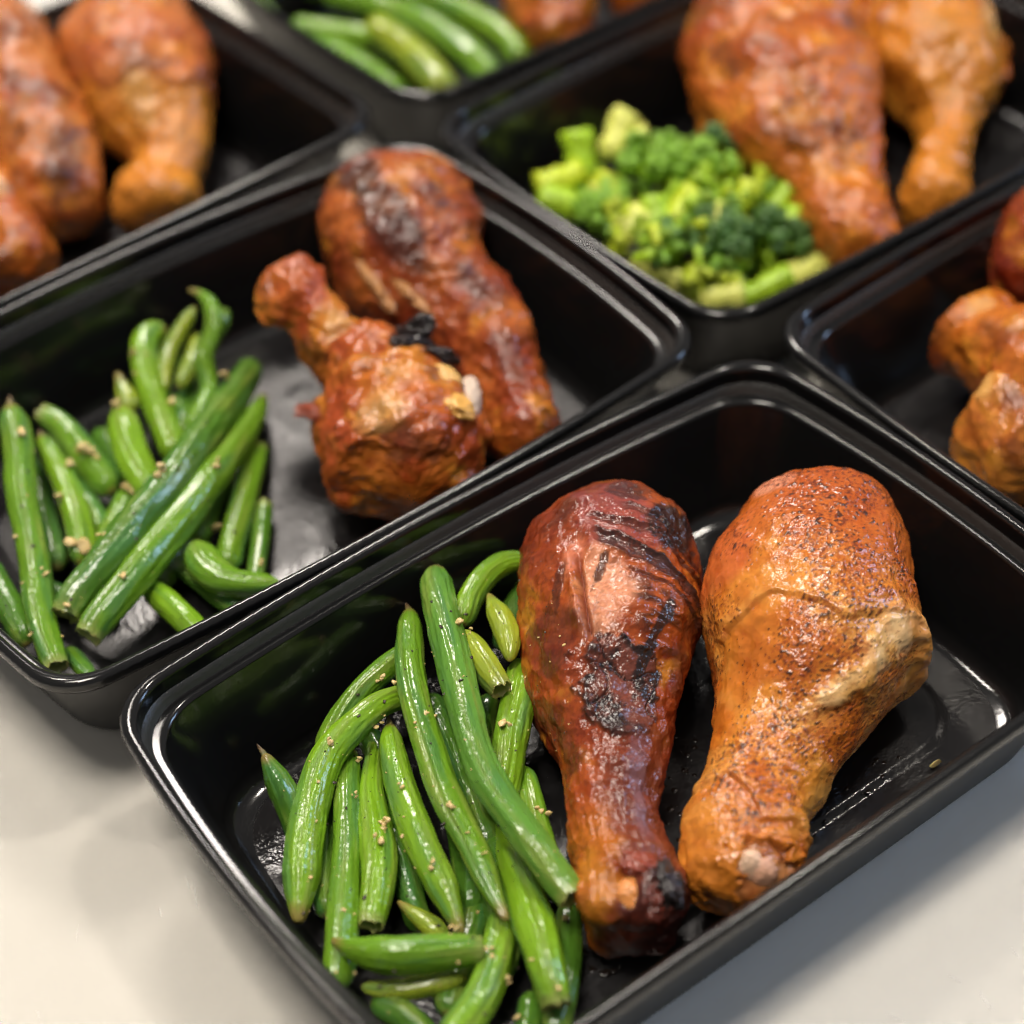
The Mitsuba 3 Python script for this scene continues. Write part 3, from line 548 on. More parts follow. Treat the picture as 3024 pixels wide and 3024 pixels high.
def paint_roast(a=ORANGE, b=RED, dark=0.5, red=0.5, burns=(), pale=(), spice=0.3, skin_edge=None, shank=GOLD):
    def paint(S, U, V, f):
        col = roasted(S, U, V, f, a, b, dark, red); ex = np.zeros_like(S)
        w1, w2 = f(0.009, 4, 31) - 0.5, f(0.003, 3, 32) - 0.5
        if skin_edge:
            t = S - skin_edge - 0.35 * w1 - 0.06 * U
            ex += 0.0016 * (1 - sstep(-0.02, 0.02, t)) * sstep(-0.2, -0.02, t)
            col = lerp(col, shank, 0.55 * sstep(0.0, 0.05, t)); col = lerp(col, BROWN * 1.5, 0.5 * np.exp(-(t / 0.03) ** 2) * sstep(0.35, 0.6, f(0.012, 2, 48)))
        for s0, u0, ds, du, k in burns:
            q = (1 - sstep(0.55, 1.0, ell(S, U, s0, u0, ds, du) + 0.9 * w1 + 0.4 * w2)) * sstep(-0.5, -0.1, V)
            col = lerp(col, lerp(CHAR, BROWN * 0.7, f(0.003, 2, 33)), k * q); ex += 0.0008 * q * w2
        for s0, u0, ds, du, k in pale:
            q = (1 - sstep(0.55, 1.0, ell(S, U, s0, u0, ds, du) + 0.7 * w1)) * sstep(-0.5, -0.1, V)
            col = lerp(col, FAT, k * q)
        c2, e2 = flecks(col, f, spice, sstep(0.3, 0.7, f(0.014, 3, 46)))
        return c2, ex + e2
    return paint

k1, fr1 = drumstick('a', 'charred glossy drumstick with grill marks and torn pink meat, left one in the nearest container',
    [(330, 265, 640, 240, 23, 19), (230, 335, 800, 335, 24, 22), (190, 440, 855, 440, 24, 24), (172, 600, 850, 600, 23, 24), (185, 760, 815, 760, 22, 22), (232, 920, 778, 920, 20, 19), (290, 1090, 755, 1090, 18, 16),
     (325, 1250, 738, 1250, 16, 14), (338, 1400, 722, 1400, 15, 13), (350, 1520, 745, 1510, 14, 13), (375, 1660, 790, 1630, 14, 14), (400, 1800, 785, 1770, 13, 13), (420, 1880, 770, 1850, 12, 12)],
    (0.014, 0.009), paint_charred, 0.00036, 0.8, slim=0.08)
lump(k1, 'bone_end', fr1(0.948, 0.02, -0.0012), (0.0042, 0.0044, 0.0030), (0.60, 0.23, 0.06), 'meat', 3)
lump(k1, 'burnt_gristle', fr1(0.93, 0.66, -0.001), (0.0055, 0.0042, 0.0032), CHAR * 1.5, 'meat', 5, 0.9)
lump(k1, 'burnt_gristle', fr1(0.955, 0.45, -0.001), (0.0036, 0.0030, 0.0026), (0.10, 0.02, 0.012), 'meat', 6, 0.8)
lump(k1, 'burnt_gristle', fr1(0.905, 0.22, -0.0008), (0.0030, 0.0050, 0.0022), (0.22, 0.04, 0.02), 'meat', 8, 0.5)
k2, fr2 = drumstick('a', 'golden drumstick dusted with red spice and pepper, right one in the nearest container',
    [(1160, 235, 1545, 160, 24, 19), (1065, 300, 1655, 245, 25, 22), (960, 400, 1695, 360, 26, 25), (870, 540, 1700, 500, 25, 26), (862, 680, 1690, 640, 24, 25), (878, 850, 1610, 830, 22, 22), (890, 1000, 1490, 1010, 19, 18),
     (880, 1150, 1385, 1180, 17, 15), (838, 1290, 1300, 1320, 16, 14), (782, 1420, 1275, 1460, 16, 14), (772, 1540, 1285, 1590, 15, 14), (840, 1640, 1255, 1690, 14, 13), (905, 1710, 1205, 1750, 13, 12)],
    (0.013, 0.008), paint_spiced, 0.00034, 0.5, mat='spiced_skin', slim=0.06)
lump(k2, 'bone_end', fr2(0.960, 0.02, -0.0017), (0.0046, 0.0046, 0.0036), BONE * [0.95, 0.82, 0.72], 'meat', 11, 0.12)
lump(k2, 'bone_end', fr2(0.966, 0.36, -0.0018), (0.0038, 0.0036, 0.0032), BONE * [0.85, 0.60, 0.50], 'meat', 14, 0.15)

k3, fr3 = drumstick('d', 'steep drumstick with a burnt black tip, its knobbly bone pointing to the back wall',
    [(60, 655, 270, 550, 40, 9), (100, 730, 350, 610, 40, 10), (205, 775, 385, 685, 37, 9), (255, 840, 465, 770, 34, 11), (290, 940, 600, 880, 28, 11), (315, 1060, 780, 940, 26, 15), (322, 1200, 900, 1020, 24, 20),
     (366, 1370, 985, 1150, 23, 22), (440, 1480, 1005, 1290, 21, 21), (540, 1560, 900, 1420, 20, 19)],
    (0.007, 0.016), paint_roast(ORANGE, RED, 0.45, 0.75, [(0.55, 0.62, 0.10, 0.45, 0.95), (0.68, 0.85, 0.14, 0.25, 0.9), (0.42, 0.75, 0.05, 0.3, 0.7), (0.36, -0.6, 0.03, 0.2, 0.7)], [(0.30, 0.1, 0.06, 0.5, 0.5), (0.8, -0.3, 0.1, 0.4, 0.4)], 0.3), 0.0005, 1.35)
lump(k3, 'burnt_skin', fr3(0.50, 0.62, 0.001), (0.0095, 0.0040, 0.0038), CHAR * 1.2, 'meat', 21, 0.7, (0.9, 0))
lump(k3, 'burnt_skin', fr3(0.60, 0.70, 0.0005), (0.0060, 0.0070, 0.0034), CHAR * 1.6, 'meat', 22, 0.6)
lump(k3, 'burnt_skin', fr3(0.54, 0.45, 0.0), (0.0050, 0.0060, 0.0020), CHAR * 1.4, 'meat', 26, 0.8, (0.3, 0))
lump(k3, 'burnt_skin', fr3(0.47, 0.80, 0.001), (0.0070, 0.0022, 0.0022), (0.30, 0.09, 0.02), 'meat', 27, 0.8, (0.8, 0))
lump(k3, 'torn_skin', fr3(0.60, -0.96, 0.0005), (0.0030, 0.0016, 0.0050), (0.20, 0.035, 0.012), 'meat', 28, 0.7)
lump(k3, 'fat', fr3(0.72, 0.62, -0.0012), (0.0050, 0.0045, 0.0026), FAT, 'meat', 23, 0.3)
lump(k3, 'fat', fr3(0.82, 0.62, -0.0014), (0.0060, 0.0050, 0.0026), (0.66, 0.35, 0.08), 'meat', 24, 0.3)
lump(k3, 'bone_end', fr3(0.75, 0.9, -0.001), (0.0075, 0.0040, 0.0035), BONE * 0.85, 'meat', 25, 0.2)
k4, fr4 = drumstick('d', 'charred mottled drumstick behind the steep one, resting in the far corner of the left container',
    [(500, 200, 800, 160, 30, 15), (410, 290, 900, 215, 30, 18), (355, 400, 985, 320, 29, 22), (400, 540, 1030, 430, 28, 23), (540, 650, 1055, 540, 25, 19), (710, 750, 1105, 650, 22, 16), (835, 870, 1160, 780, 20, 14),
     (935, 990, 1210, 920, 18, 13), (1010, 1120, 1262, 1060, 16, 13), (1070, 1240, 1310, 1180, 14, 12), (1120, 1330, 1340, 1280, 13, 11)],
    (0.014, 0.007), paint_roast(np.array([0.40, 0.105, 0.018]), np.array([0.22, 0.035, 0.012]), 0.6, 0.65, [(0.16, -0.45, 0.09, 0.35, 0.9), (0.33, -0.35, 0.13, 0.40, 0.85), (0.30, 0.35, 0.06, 0.25, 0.7), (0.55, 0.1, 0.08, 0.3, 0.5), (0.78, 0.0, 0.10, 0.5, 0.55)], [], 0.55), 0.0005, 1.1)
for i, (ss, uu, sx) in enumerate(((0.42, -0.80, 0.006), (0.36, -0.9, 0.0085), (0.47, -0.86, 0.0055), (0.40, -0.95, 0.007), (0.52, -0.9, 0.005))):
    lump(k4, 'torn_meat', fr4(ss, uu, 0.0005), (sx, 0.0016, 0.0016), (0.42, 0.20, 0.07), 'meat', 30 + i, 0.6, (0.4, 0))

drumstick('c', 'large orange drumstick beside the broccoli',
    [(900, -60, 1230, -90, 30, 22), (800, 60, 1330, 10, 29, 26), (745, 220, 1385, 140, 28, 28), (780, 390, 1400, 290, 27, 27), (900, 520, 1410, 430, 24, 23), (1065, 630, 1415, 560, 21, 18), (1150, 740, 1430, 670, 18, 14), (1190, 850, 1475, 770, 16, 14), (1225, 950, 1445, 880, 14, 13)],
    (0.016, 0.008), paint_roast(ORANGE, RED, 0.4, 0.35, [(0.05, 0.5, 0.06, 0.3, 0.4)], [(0.12, 0.2, 0.05, 0.25, 0.5)], 0.1), 0.0009, 1.2)
drumstick('c', 'orange drumstick with bare pale shank at the far right of the broccoli container',
    [(1400, -110, 1620, -130, 28, 22), (1330, 0, 1740, -30, 27, 24), (1360, 170, 1800, 90, 26, 24), (1430, 300, 1830, 210, 24, 22), (1510, 400, 1805, 330, 21, 17), (1560, 500, 1760, 440, 18, 12), (1555, 590, 1745, 560, 16, 11), (1500, 700, 1750, 660, 14, 12), (1490, 790, 1700, 750, 13, 11)],
    (0.014, 0.008), paint_roast(ORANGE, RED, 0.4, 0.4, [], [(0.42, 0.75, 0.07, 0.2, 0.6)], 0.1, 0.40, GOLD), 0.0009, 1.1)
drumstick('e', 'plump drumstick with skin drawn back from its shank, right one in the upper left container',
    [(290, 60, 530, 50, 30, 20), (225, 130, 650, 90, 29, 24), (212, 220, 705, 200, 28, 25), (250, 330, 730, 310, 26, 23), (340, 430, 735, 420, 22, 18), (440, 520, 690, 510, 18, 13), (440, 585, 655, 590, 16, 11), (378, 660, 655, 670, 15, 13), (400, 740, 610, 750, 13, 12)],
    (0.014, 0.008), paint_roast(np.array([0.50, 0.16, 0.04]), RED, 0.35, 0.4, [], [(0.6, -0.2, 0.1, 0.3, 0.4)], 0.1, 0.50, GOLD), 0.0009, 1.0)
drumstick('e', 'drumstick cut by the left edge of the photo in the upper left container',
    [(-190, 60, 40, 60, 32, 20), (-220, 150, 150, 140, 31, 24), (-180, 270, 225, 250, 29, 25), (-100, 400, 290, 370, 26, 24), (-30, 530, 335, 500, 23, 21), (20, 650, 345, 630, 20, 18), (70, 760, 300, 750, 17, 14)],
    (0.014, 0.012), paint_roast(np.array([0.46, 0.15, 0.03]), RED, 0.5, 0.4, [(0.9, 0.4, 0.2, 0.5, 0.6)], [], 0.35), 0.0009, 1.0)
drumstick('e', 'drumstick end lowest at the left edge of the photo in the upper left container',
    [(-240, 560, -40, 500, 24, 14), (-180, 690, 40, 600, 24, 15), (-120, 800, 110, 720, 22, 15), (-60, 900, 165, 830, 20, 14), (-20, 980, 150, 930, 17, 12)],
    (0.012, 0.010), paint_roast(ORANGE, RED, 0.45, 0.5, [], [(0.5, 0.2, 0.2, 0.3, 0.4)], 0.2), 0.0009, 1.2)
drumstick('r', 'drumstick with its bone end pointing left in the right hand container',
    [(1190, 960, 1480, 560, 20, 12), (1230, 1000, 1600, 600, 20, 14), (1420, 1080, 1640, 720, 20, 13), (1560, 1190, 1780, 800, 22, 16), (1800, 1450, 2150, 800, 24, 22), (2100, 1700, 2500, 900, 25, 24), (2400, 1800, 2700, 1100, 25, 22)],
    (0.009, 0.014), paint_roast(ORANGE, RED, 0.3, 0.4, [], [(0.16, -0.2, 0.06, 0.4, 0.5)], 0.15), 0.0007, 0.8)
drumstick('r', 'drumstick with ragged yellow edge nearest the camera in the right hand container',
    [(1395, 1370, 1650, 1110, 19, 14), (1420, 1480, 1770, 1120, 19, 15), (1520, 1620, 1910, 1180, 19, 17), (1680, 1770, 2110, 1260, 19, 17), (1900, 1960, 2300, 1400, 19, 16)],
    (0.010, 0.014), paint_roast(np.array([0.55, 0.20, 0.03]), RED, 0.45, 0.45, [(0.7, 0.1, 0.15, 0.4, 0.7)], [(0.2, -0.5, 0.15, 0.3, 0.6)], 0.15), 0.0007, 0.9)
drumstick('r', 'dark red drumstick at the right photo edge, highest in the right hand container',
    [(1640, 60, 1960, -40, 34, 16), (1600, 250, 2050, 100, 32, 20), (1600, 420, 2100, 250, 30, 21), (1640, 580, 2120, 400, 27, 20), (1720, 720, 2100, 560, 24, 16)],
    (0.012, 0.012), paint_roast(RED, np.array([0.20, 0.03, 0.015]), 0.5, 0.6, [], [], 0.2), 0.0007, 1.1)
drumstick('e', 'orange drumstick end beside the beans in the farthest container',
    [(1700, -160, 2000, -190, 24, 18), (1690, -60, 2020, -90, 24, 20), (1700, 40, 1990, 10, 22, 19), (1740, 110, 1950, 80, 20, 16), (1770, 180, 1900, 150, 17, 12)],
    (0.012, 0.010), paint_roast(ORANGE, RED, 0.3, 0.4, [], [(0.5, -0.5, 0.1, 0.3, 0.6)], 0.1), 0.001, 1.1)
drumstick('e', 'dark orange drumstick at the top edge of the photo in the farthest container',
    [(2010, -180, 2260, -200, 22, 18), (2010, -90, 2270, -110, 22, 19), (2030, -20, 2240, -40, 20, 16), (2060, 40, 2190, 20, 18, 12)],
    (0.012, 0.010), paint_roast(ORANGE, RED, 0.5, 0.5), 0.001, 1.1)

# ------------------------------------------------------------------ broccoli
BROC = 'chopped broccoli pieces in the upper right container'

def blob(r, sub, seed, amp):
    m = trimesh.creation.icosphere(subdivisions=sub)
    w = np.array(m.vertices)
    return w * (r * (1 + amp * (meshkit.fbm(w * 1.8 + seed, 2, seed) - 0.5)))[:, None], np.array(m.faces)

def tube_mesh(C, R, k=12):
    C = np.asarray(C, float); Tn, A, B = frames(C, (0.3, 0.21, 0.93)); an = np.linspace(0, 2 * np.pi, k, endpoint=False)
    v = np.vstack([c + r * (np.cos(an)[:, None] * a + np.sin(an)[:, None] * b) for c, r, a, b in zip(C, R, A, B)])
    n = len(C); f = [grid_faces(n, k)]
    v = np.vstack([v, C[:1], C[-1:]]); i = np.arange(k)
    f += [np.stack([np.roll(i, -1), i, np.full(k, n * k)], -1), np.stack([i + (n - 1) * k, np.roll(i, -1) + (n - 1) * k, np.full(k, n * k + 1)], -1)]
    return v, outward(v, np.vstack(f))

def joined(ms):
    off, V, F = 0, [], []
    for v, f in ms: V.append(v); F.append(f + off); off += len(v)
    return np.vstack(V), np.vstack(F)

def floret(label, px, py, z, size, lean, crown_tone, stalk_tone):
    """A broccoli floret: a branching stalk that carries a crown of tight buds."""
    c = za('c', px, py, FLOOR + z * 1e-3); r = np.random.default_rng(int(px * 7 + py))
    d = np.array([lean[0], lean[1], lean[2]], float); d = RIGHT * d[0] + UP * d[1] - FWD * d[2]; d /= np.linalg.norm(d)
    S = size * 1.25e-3; key = thing('broccoli_floret', label, 'broccoli', BROC)
    a = np.cross(d, [0.3, 0.1, 0.9]); a /= np.linalg.norm(a); b = np.cross(d, a)
    stalks = [tube_mesh([c - d * S * 1.5, c - d * S * 0.8, c - d * S * 0.1], [S * 0.30, S * 0.27, S * 0.3])]
    buds = []
    for i in range(9):
        an, sp = r.uniform(0, 6.28), r.uniform(0.15, 0.85)
        e = c + d * S * (0.75 - 0.5 * sp ** 2) * r.uniform(0.85, 1.1) + S * sp * (math.cos(an) * a + math.sin(an) * b)
        m0 = c - d * S * 0.5
        stalks.append(tube_mesh([m0, (m0 + e) / 2 + d * S * 0.05, e], [S * 0.16, S * 0.12, S * 0.15], 8))
        for j in range(16):
            q = r.normal(size=3); q /= np.linalg.norm(q); q = q + d * 0.5
            v, f = blob(S * r.uniform(0.10, 0.17), 1, i * 20 + j, 0.6)
            buds.append((v + e + q * S * 0.24, f))
    v, f = joined(stalks); K = np.tile(stalk_tone, (len(v), 1)) * (0.8 + 0.4 * meshkit.fbm(v * 300, 2))[:, None]
    part(key, 'stalk', mikit.ply((v, f), 'dry_food', smooth=True, color=K))
    v, f = joined(buds); K = np.tile(crown_tone, (len(v), 1)) * (0.55 + 0.9 * meshkit.fbm(v * 500, 2))[:, None]
    part(key, 'crown', mikit.ply((v, f), 'dry_food', smooth=True, color=K))

def stem_piece(label, px, py, z, sx, sy, rot, tone):
    """A chopped chunk of stem: a bent fluted cylinder with flat cut faces."""
    c = za('c', px, py, FLOOR + z * 1e-3); r = np.random.default_rng(int(px * 3 + py * 5))
    d = RIGHT * math.cos(math.radians(rot)) + UP * math.sin(math.radians(rot)) - FWD * r.uniform(-0.3, 0.3); d /= np.linalg.norm(d)
    k = np.linspace(-0.5, 0.5, 7); sx, sy = sx * 1.2, sy * 1.15
    bend = np.cross(d, FWD) * r.uniform(-0.2, 0.2)
    v, f = tube_mesh([c + d * t * sx * 1e-3 + bend * (t * t) * sx * 1e-3 for t in k], [sy * 0.5e-3 * (1 + r.uniform(-0.15, 0.15)) for t in k], 18)
    v = v + (meshkit.fbm(v * 260, 2)[:, None] - 0.5) * 0.0022 * np.array([1, 0.6, 0.8])
    K = np.tile(tone, (len(v), 1)) * (0.7 + 0.6 * meshkit.fbm(v * 220, 3))[:, None]
    key = thing('broccoli_chunk', label, 'broccoli', BROC)
    part(key, 'piece', mikit.ply((v, f), 'dry_food', smooth=40, color=None) if False else mikit.ply((v, f), 'dry_food', smooth=True, color=np.clip(K, 0, 0.9)))

DKG, MDG, LTG, YLG, PAL = (0.050, 0.125, 0.016), (0.17, 0.34, 0.018), (0.33, 0.52, 0.018), (0.48, 0.58, 0.022), (0.64, 0.66, 0.13)
for a in [('dark floret in the middle of the broccoli, nearest the container corner', 860, 880, 14, 10, (0.1, 0.5, 0.8), DKG, LTG), ('dark floret beside the shank of the large orange drumstick', 1040, 850, 13, 9, (0.3, 0.5, 0.8), DKG, LTG),
          ('dark floret at the left edge of the broccoli by the container wall', 450, 770, 14, 8.5, (-0.3, 0.5, 0.8), MDG, LTG), ('light branching floret near the top of the broccoli', 880, 590, 21, 10, (0.0, 0.8, 0.6), MDG, YLG),
          ('green floret at the centre of the broccoli heap', 610, 610, 21, 10, (0.1, 0.5, 0.8), MDG, LTG), ('dark green floret highest at the right of the broccoli', 890, 520, 22, 8, (0.1, 0.8, 0.5), (0.05, 0.13, 0.03), LTG),
          ('green floret low at the front left of the broccoli', 700, 900, 11, 8.5, (-0.2, 0.4, 0.9), (0.07, 0.17, 0.025), LTG), ('small green floret behind the yellow stem pieces', 690, 590, 18, 7, (0.2, 0.7, 0.6), MDG, LTG),
          ('green floret under the pale oval piece of broccoli', 800, 770, 13, 8, (0.0, 0.4, 0.9), MDG, YLG)]: floret(*a)
for a in [('upright green stem piece at the upper left of the broccoli', 370, 545, 20, 14, 9.5, 98, LTG), ('pale stem piece at the top of the broccoli', 505, 480, 24, 14, 9, 70, PAL), ('pale stem chunk right of the topmost broccoli piece', 560, 490, 24, 8, 7, 20, PAL),
          ('yellow stem piece at the far left of the broccoli', 300, 640, 17, 14, 9, 20, YLG), ('bright stem piece against the left container wall', 315, 720, 13, 15, 9, -15, LTG), ('pale chunk between the left stem pieces and the centre floret', 460, 660, 19, 9, 9, 60, YLG),
          ('pale yellow chunk in the front left of the broccoli', 555, 800, 16, 11, 9, 40, PAL), ('light green chunk next to the pale yellow front chunk', 640, 760, 18, 11, 9, 100, LTG), ('yellow green chunk in the centre front of the broccoli', 735, 735, 19, 13, 9, 60, YLG),
          ('pale oval slice of broccoli stem lying on top', 835, 790, 20, 12, 7.5, 40, PAL), ('pale thin stem standing beside the large drumstick', 1005, 640, 20, 14, 5.5, 75, YLG), ('green stem end pointing at the large drumstick', 1085, 690, 18, 13, 7, 55, LTG),
          ('pale stem at the near wall left of the front chunks', 630, 955, 8, 13, 8, -40, PAL), ('yellow chunk in the near corner of the broccoli', 745, 1000, 8, 12, 10, 10, YLG), ('pale cut chunk lowest in the near corner', 870, 1040, 7, 12, 8, 5, PAL),
          ('light green chunk at the near rim by the dark floret', 1030, 1010, 7, 15, 8, 25, LTG), ('pale chunk under the shank end of the large drumstick', 1150, 960, 6, 14, 9, 30, PAL), ('green chunk between the dark florets and the large drumstick', 1110, 800, 14, 10, 8, 70, LTG),
          ('yellow stalk slice in the heart of the broccoli', 930, 720, 20, 15, 6, 60, YLG), ('light slice beside the green centre floret', 830, 660, 20, 13, 6, -50, LTG)]: stem_piece(*a)

gb = np.random.default_rng(11); ms, K = [], []
while len(ms) < 420:
    a, q = gb.uniform(0, 6.283), math.sqrt(gb.uniform(0, 1))
    x, y = 720 + 430 * q * math.cos(a), 770 + 270 * q * math.sin(a)
    if y > 560 + 0.62 * x or y > 1080 - 0.52 * (x - 930) or y < 900 - 1.25 * x: continue
    hgt = 5 + 19 * (1 - q ** 2.5) * gb.uniform(0.55, 1.3) + 4 * (y < 700)
    c = za('c', x, y, FLOOR + hgt * 1e-3); tone = [LTG, YLG, MDG, PAL, DKG][gb.choice(5, p=[0.46, 0.24, 0.20, 0.08, 0.02])]
    if gb.uniform() < 0.45:
        d = gb.normal(size=3) + np.array([0, 0, 0.6]); d /= np.linalg.norm(d); L = gb.uniform(0.004, 0.008)
        v, f = tube_mesh([c - d * L / 2, c, c + d * L / 2], np.array([0.8, 0.9, 1.15]) * gb.uniform(0.0011, 0.0022), 7)
        ms.append((v, f)); K.append(np.tile(tone, (len(v), 1)))
    else:
        for j in range(7):
            v, f = blob(gb.uniform(0.0012, 0.0025), 1, len(ms) + j, 0.9); ms.append((v + c + gb.normal(size=3) * 0.0016, f)); K.append(np.tile(np.array(tone) * gb.uniform(0.6, 1.1), (len(v), 1)))
v, f = joined(ms)
scene['broccoli_crumbs'] = mikit.ply((v, f), 'dry_food', smooth=True, color=np.vstack(K))
labels['broccoli_crumbs'] = {'label': 'finely chopped bright green broccoli bits filling the heap between the larger pieces', 'category': 'broccoli', 'kind': 'stuff'}

# ------------------------------------------------------------------ garlic, pepper, grease
ALL = np.vstack(SURF)
WHOSE = np.repeat(np.arange(len(SURF)), [len(x) for x in SURF])
ALONG = np.concatenate([np.linspace(0, 1, len(x)) for x in SURF])
PX = pix(ALL)
CELL = {}
for i, (cx, cy) in enumerate(np.floor(PX[:, :2] / 6).astype(int).tolist()):
    if -10 < cx < 520 and -10 < cy < 520:
        j = CELL.get((cx, cy))
        if j is None or PX[i, 2] < PX[j, 2]: CELL[(cx, cy)] = i

def surface_point(px, py):
    """The nearest food surface point on the sight line of a photo pixel."""
    cx, cy = int(px // 6), int(py // 6); best = None
    for a in (-1, 0, 1):
        for b in (-1, 0, 1):
            j = CELL.get((cx + a, cy + b))
            if j is not None and (best is None or PX[j, 2] < PX[best, 2]): best = j
    global HIT
    HIT = best
    return None if best is None else ALL[best]

def crumb(r, seed, flat=0.7):
    g = np.random.default_rng(seed)
    p = g.normal(size=(11, 3)); p /= np.linalg.norm(p, axis=1, keepdims=True)
    m = trimesh.convex.convex_hull(p * g.uniform(0.7, 1.1, (11, 1)) * [1, g.uniform(0.6, 1), flat])
    m = m.subdivide(); m = trimesh.smoothing.filter_laplacian(m, lamb=0.3, iterations=2)
    return np.array(m.vertices) * r, np.array(m.faces)

HITS = []
def garlic(zoom, x, y, size, group):
    ox, oy, k = ZOOM[zoom]
    p = surface_point(ox + x * k, oy + y * k)
    if p is None: return
    owner, along = OWNER[WHOSE[HIT]], float(ALONG[HIT])
    r = size * 0.66 * k * pix(p)[2] / FPX
    sd = int(x * 31 + y); q = np.random.default_rng(sd)
    v, f = joined([(crumb(r * q.uniform(0.55, 0.95), sd + i)[0] + q.normal(size=3) * r * 0.42, crumb(1, sd + i)[1]) for i in range(int(q.integers(2, 4)))]); v = v + p + np.array([0, 0, r * 0.25]) - FWD * r * 0.2
    K = np.tile((0.62, 0.46, 0.20), (len(v), 1)) * (0.7 + 0.6 * meshkit.fbm(v * 1500, 2))[:, None]
    key = thing('garlic_bit', '', 'minced garlic', group)
    HITS.append((owner, along, key, size))
    scene[key] = mikit.ply((v, f), 'dry_food', smooth=True, color=np.clip(K, 0, 0.9))

GA = 'pale minced garlic bits on the green beans of the nearest container'; GB = 'pale minced garlic bits on the green beans of the left container'
for x, y, d in [(592, 1122, 40), (612, 1150, 44), (575, 1205, 50), (672, 975, 34), (775, 680, 34), (568, 738, 36), (578, 555, 34), (624, 560, 28), (800, 1312, 38), (862, 1552, 48), (482, 1020, 28), (860, 1047, 30), (1068, 732, 44), (1208, 1062, 42), (1245, 1102, 40),
                (1305, 1515, 46), (357, 805, 30), (490, 868, 40), (1100, 1772, 40), (1095, 1842, 46), (1027, 1640, 38), (1145, 1892, 40), (1170, 1668, 28), (990, 1250, 20), (905, 322, 40), (312, 1118, 20), (1288, 1790, 34), (950, 345, 26)]:
    garlic('g', x, y, d, GA)
for x, y, d in [(440, 850, 100), (330, 930, 70), (405, 1272, 95), (285, 1078, 50), (130, 770, 60), (605, 1040, 60), (755, 958, 66), (1030, 922, 46), (1028, 1228, 60), (1058, 362, 64), (1080, 522, 60), (632, 402, 60), (812, 622, 50), (205, 1442, 30), (140, 1715, 34), (1248, 1388, 44),
                (310, 1572, 56), (595, 1432, 38), (548, 640, 50), (72, 1255, 26), (470, 1260, 50)]:
    garlic('b', x, y, d, GB)
NICK = {0: 'topmost thick bean in the nearest container', 1: 'long seamed bean beside the topmost thick one', 2: 'curved bean on the left of the nearest pile', 3: 'bean half hidden behind the left curved bean', 4: 'upright bean beside the left curved bean',
        5: 'short open ended bean amid the nearest pile', 6: 'smooth pointed bean left of the seamed bean', 8: 'short broken bean by the charred drumstick', 11: 'bean leaning on the charred drumstick', 12: 'bean sloping under the topmost thick bean',
        13: 'torn front bean with the open end', 14: 'dark bean under the torn front bean', 15: 'crosswise front bean', 17: 'front bean running out of the picture', 31: 'dark bean low at the front right', 33: 'thick dark bean crossing the left pile',
        34: 'double seamed bean in the left container', 35: 'long bean by the left end wall', 36: 'garlic spotted bean in the left container', 37: 'bean pointing at the back wall', 38: 'light green bean above the thick dark one', 40: 'bent topped bean of the left pile', 47: 'dark bean at the right of the left pile'}
for owner in sorted({h[0] for h in HITS}):
    mine = sorted(h for h in HITS if h[0] == owner); i = int(owner[11:] or 0) if owner.startswith('green_bean') else -1
    nick = NICK.get(i) or ' '.join(labels[owner]['label'].split()[:9])
    for j, h in enumerate(mine):
        labels[h[2]]['label'] = f'only large garlic bit on the {nick}' if len(mine) == 1 else f"{['uppermost', 'second', 'third', 'fourth', 'fifth', 'sixth'][j]} garlic bit down the {nick}"
for px, py, h, size, lab in [(2768, 2262, -0.0404, 0.0042, 'lone pale garlic bit on the container floor right of the spiced drumstick')]:
    v, f = crumb(size / 2 * 1.25, 77); p = at(px, py, RIM + h) + np.array([0, 0, size * 0.35])
    key = thing('garlic_bit', lab, 'minced garlic'); scene[key] = mikit.ply((v + p, f), 'dry_food', smooth=True, color=np.tile((0.78, 0.62, 0.26), (len(v), 1)))
g = np.random.default_rng(5)
for zoom, box, cnt, lab in (('g', (180, 120, 1330, 1900), 360, 'ground black pepper sprinkled on the green beans of the nearest container'), ('b', (0, 300, 1300, 1850), 190, 'ground black pepper sprinkled on the green beans of the left container')):
    ms, ox, oy, k = [], *ZOOM[zoom]
    while len(ms) < cnt:
        p = surface_point(ox + g.uniform(box[0], box[2]) * k, oy + g.uniform(box[1], box[3]) * k)
        if p is None: continue
        r = g.choice([0.00022, 0.0003, 0.00045, 0.0008], p=[0.36, 0.34, 0.18, 0.12])
        v, f = crumb(r, int(g.integers(1e6)), 0.5); ms.append((v + p - FWD * r * 0.25, f))
    v, f = joined(ms); key = numbered('ground_pepper')
    K = np.repeat(np.where(g.uniform(size=(len(ms), 1)) < 0.6, [[0.030, 0.018, 0.012]], [[0.50, 0.36, 0.14]]), [len(m[0]) for m in ms], axis=0)
    scene[key] = mikit.ply((v, f), 'dry_food', smooth=True, color=K)
    labels[key] = {'label': lab, 'category': 'pepper', 'kind': 'stuff'}

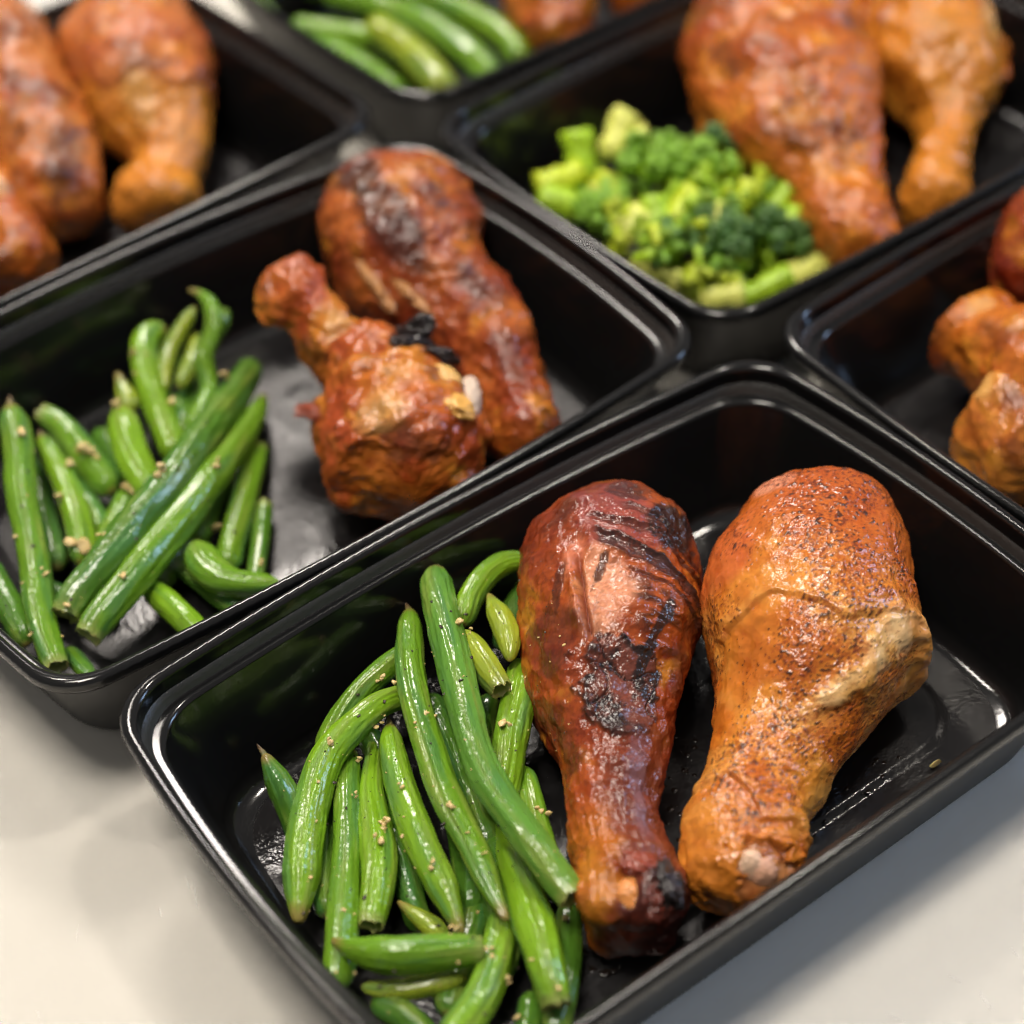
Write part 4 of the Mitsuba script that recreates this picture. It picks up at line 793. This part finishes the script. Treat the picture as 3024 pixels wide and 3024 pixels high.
# ------------------------------------------------------------------ cooking juices on the nearest container's floor, scratches in the counter
scene['juice'] = {'type': 'principled', 'base_color': rgb(0.009, 0.006, 0.004), 'roughness': 0.09, 'specular': 0.5}
g, ms = np.random.default_rng(21), []
def puddle(px, py, r, h, stretch=1.0):
    c = at(px, py, FLOOR)
    if abs(c[0]) > 0.078 or abs(c[1]) > 0.044: return
    m = trimesh.creation.icosphere(subdivisions=3); w = np.array(m.vertices)
    k = 1 + 1.1 * (meshkit.fbm(np.c_[w[:, :2] * 1.3 + g.uniform(0, 50), w[:, :1] * 0], 3, int(g.integers(99))) - 0.5)
    a = g.uniform(0, 3.14); x, y = w[:, 0] * k * r * stretch, w[:, 1] * k * r
    v = np.c_[x * math.cos(a) - y * math.sin(a), x * math.sin(a) + y * math.cos(a), h * (np.clip(1 - (w[:, :2] ** 2).sum(1), 0, 1) * np.sign(w[:, 2] + 1e-9)) + 0.00004] + c
    ms.append((v, np.array(m.faces)))
for i in range(150):
    px, py = [(g.normal(2010, 40), g.normal(2320, 110)), (g.normal(2560, 90), g.normal(2330, 60)), (g.normal(1800, 80), g.normal(2850, 40)), (g.normal(830, 50), g.normal(2500, 110))][int(g.integers(4))]
    puddle(px, py, g.uniform(0.0002, 0.0009), 0.0002)
v, f = joined(ms)
scene['cooking_juice'] = mikit.ply((v, f), 'juice', smooth=True)
labels['cooking_juice'] = {'label': 'shiny drops and smears of cooking juice on the floor of the nearest container', 'category': 'cooking juice', 'kind': 'stuff'}
scene['scratch_mark'] = {'type': 'diffuse', 'reflectance': rgb(0.82, 0.80, 0.76)}
for x0, y0, x1, y1 in ((548, 2585, 562, 2628), (572, 2600, 585, 2690), (470, 2680, 478, 2712), (232, 2730, 226, 2780), (2800, 2880, 2840, 2905), (2890, 2930, 2930, 2985), (2985, 2800, 3010, 2830), (110, 2985, 118, 3010), (2620, 3000, 2670, 3015)):
    a, b = at(x0, y0, TABLE), at(x1, y1, TABLE); n = np.array([-(b - a)[1], (b - a)[0], 0]); n *= 0.00011 / np.linalg.norm(n)
    v = np.array([a - n * 0.3, a + n * 0.3, (a + b) / 2 + n, b + n * 0.3, b - n * 0.3, (a + b) / 2 - n]) + [0, 0, 0.00012]
    part('countertop', 'scratch', mikit.ply((v, np.array([[0, 1, 2], [0, 2, 5], [5, 2, 3], [5, 3, 4]])), {'type': 'twosided', 'bsdf': {'type': 'ref', 'id': 'scratch_mark'}}))
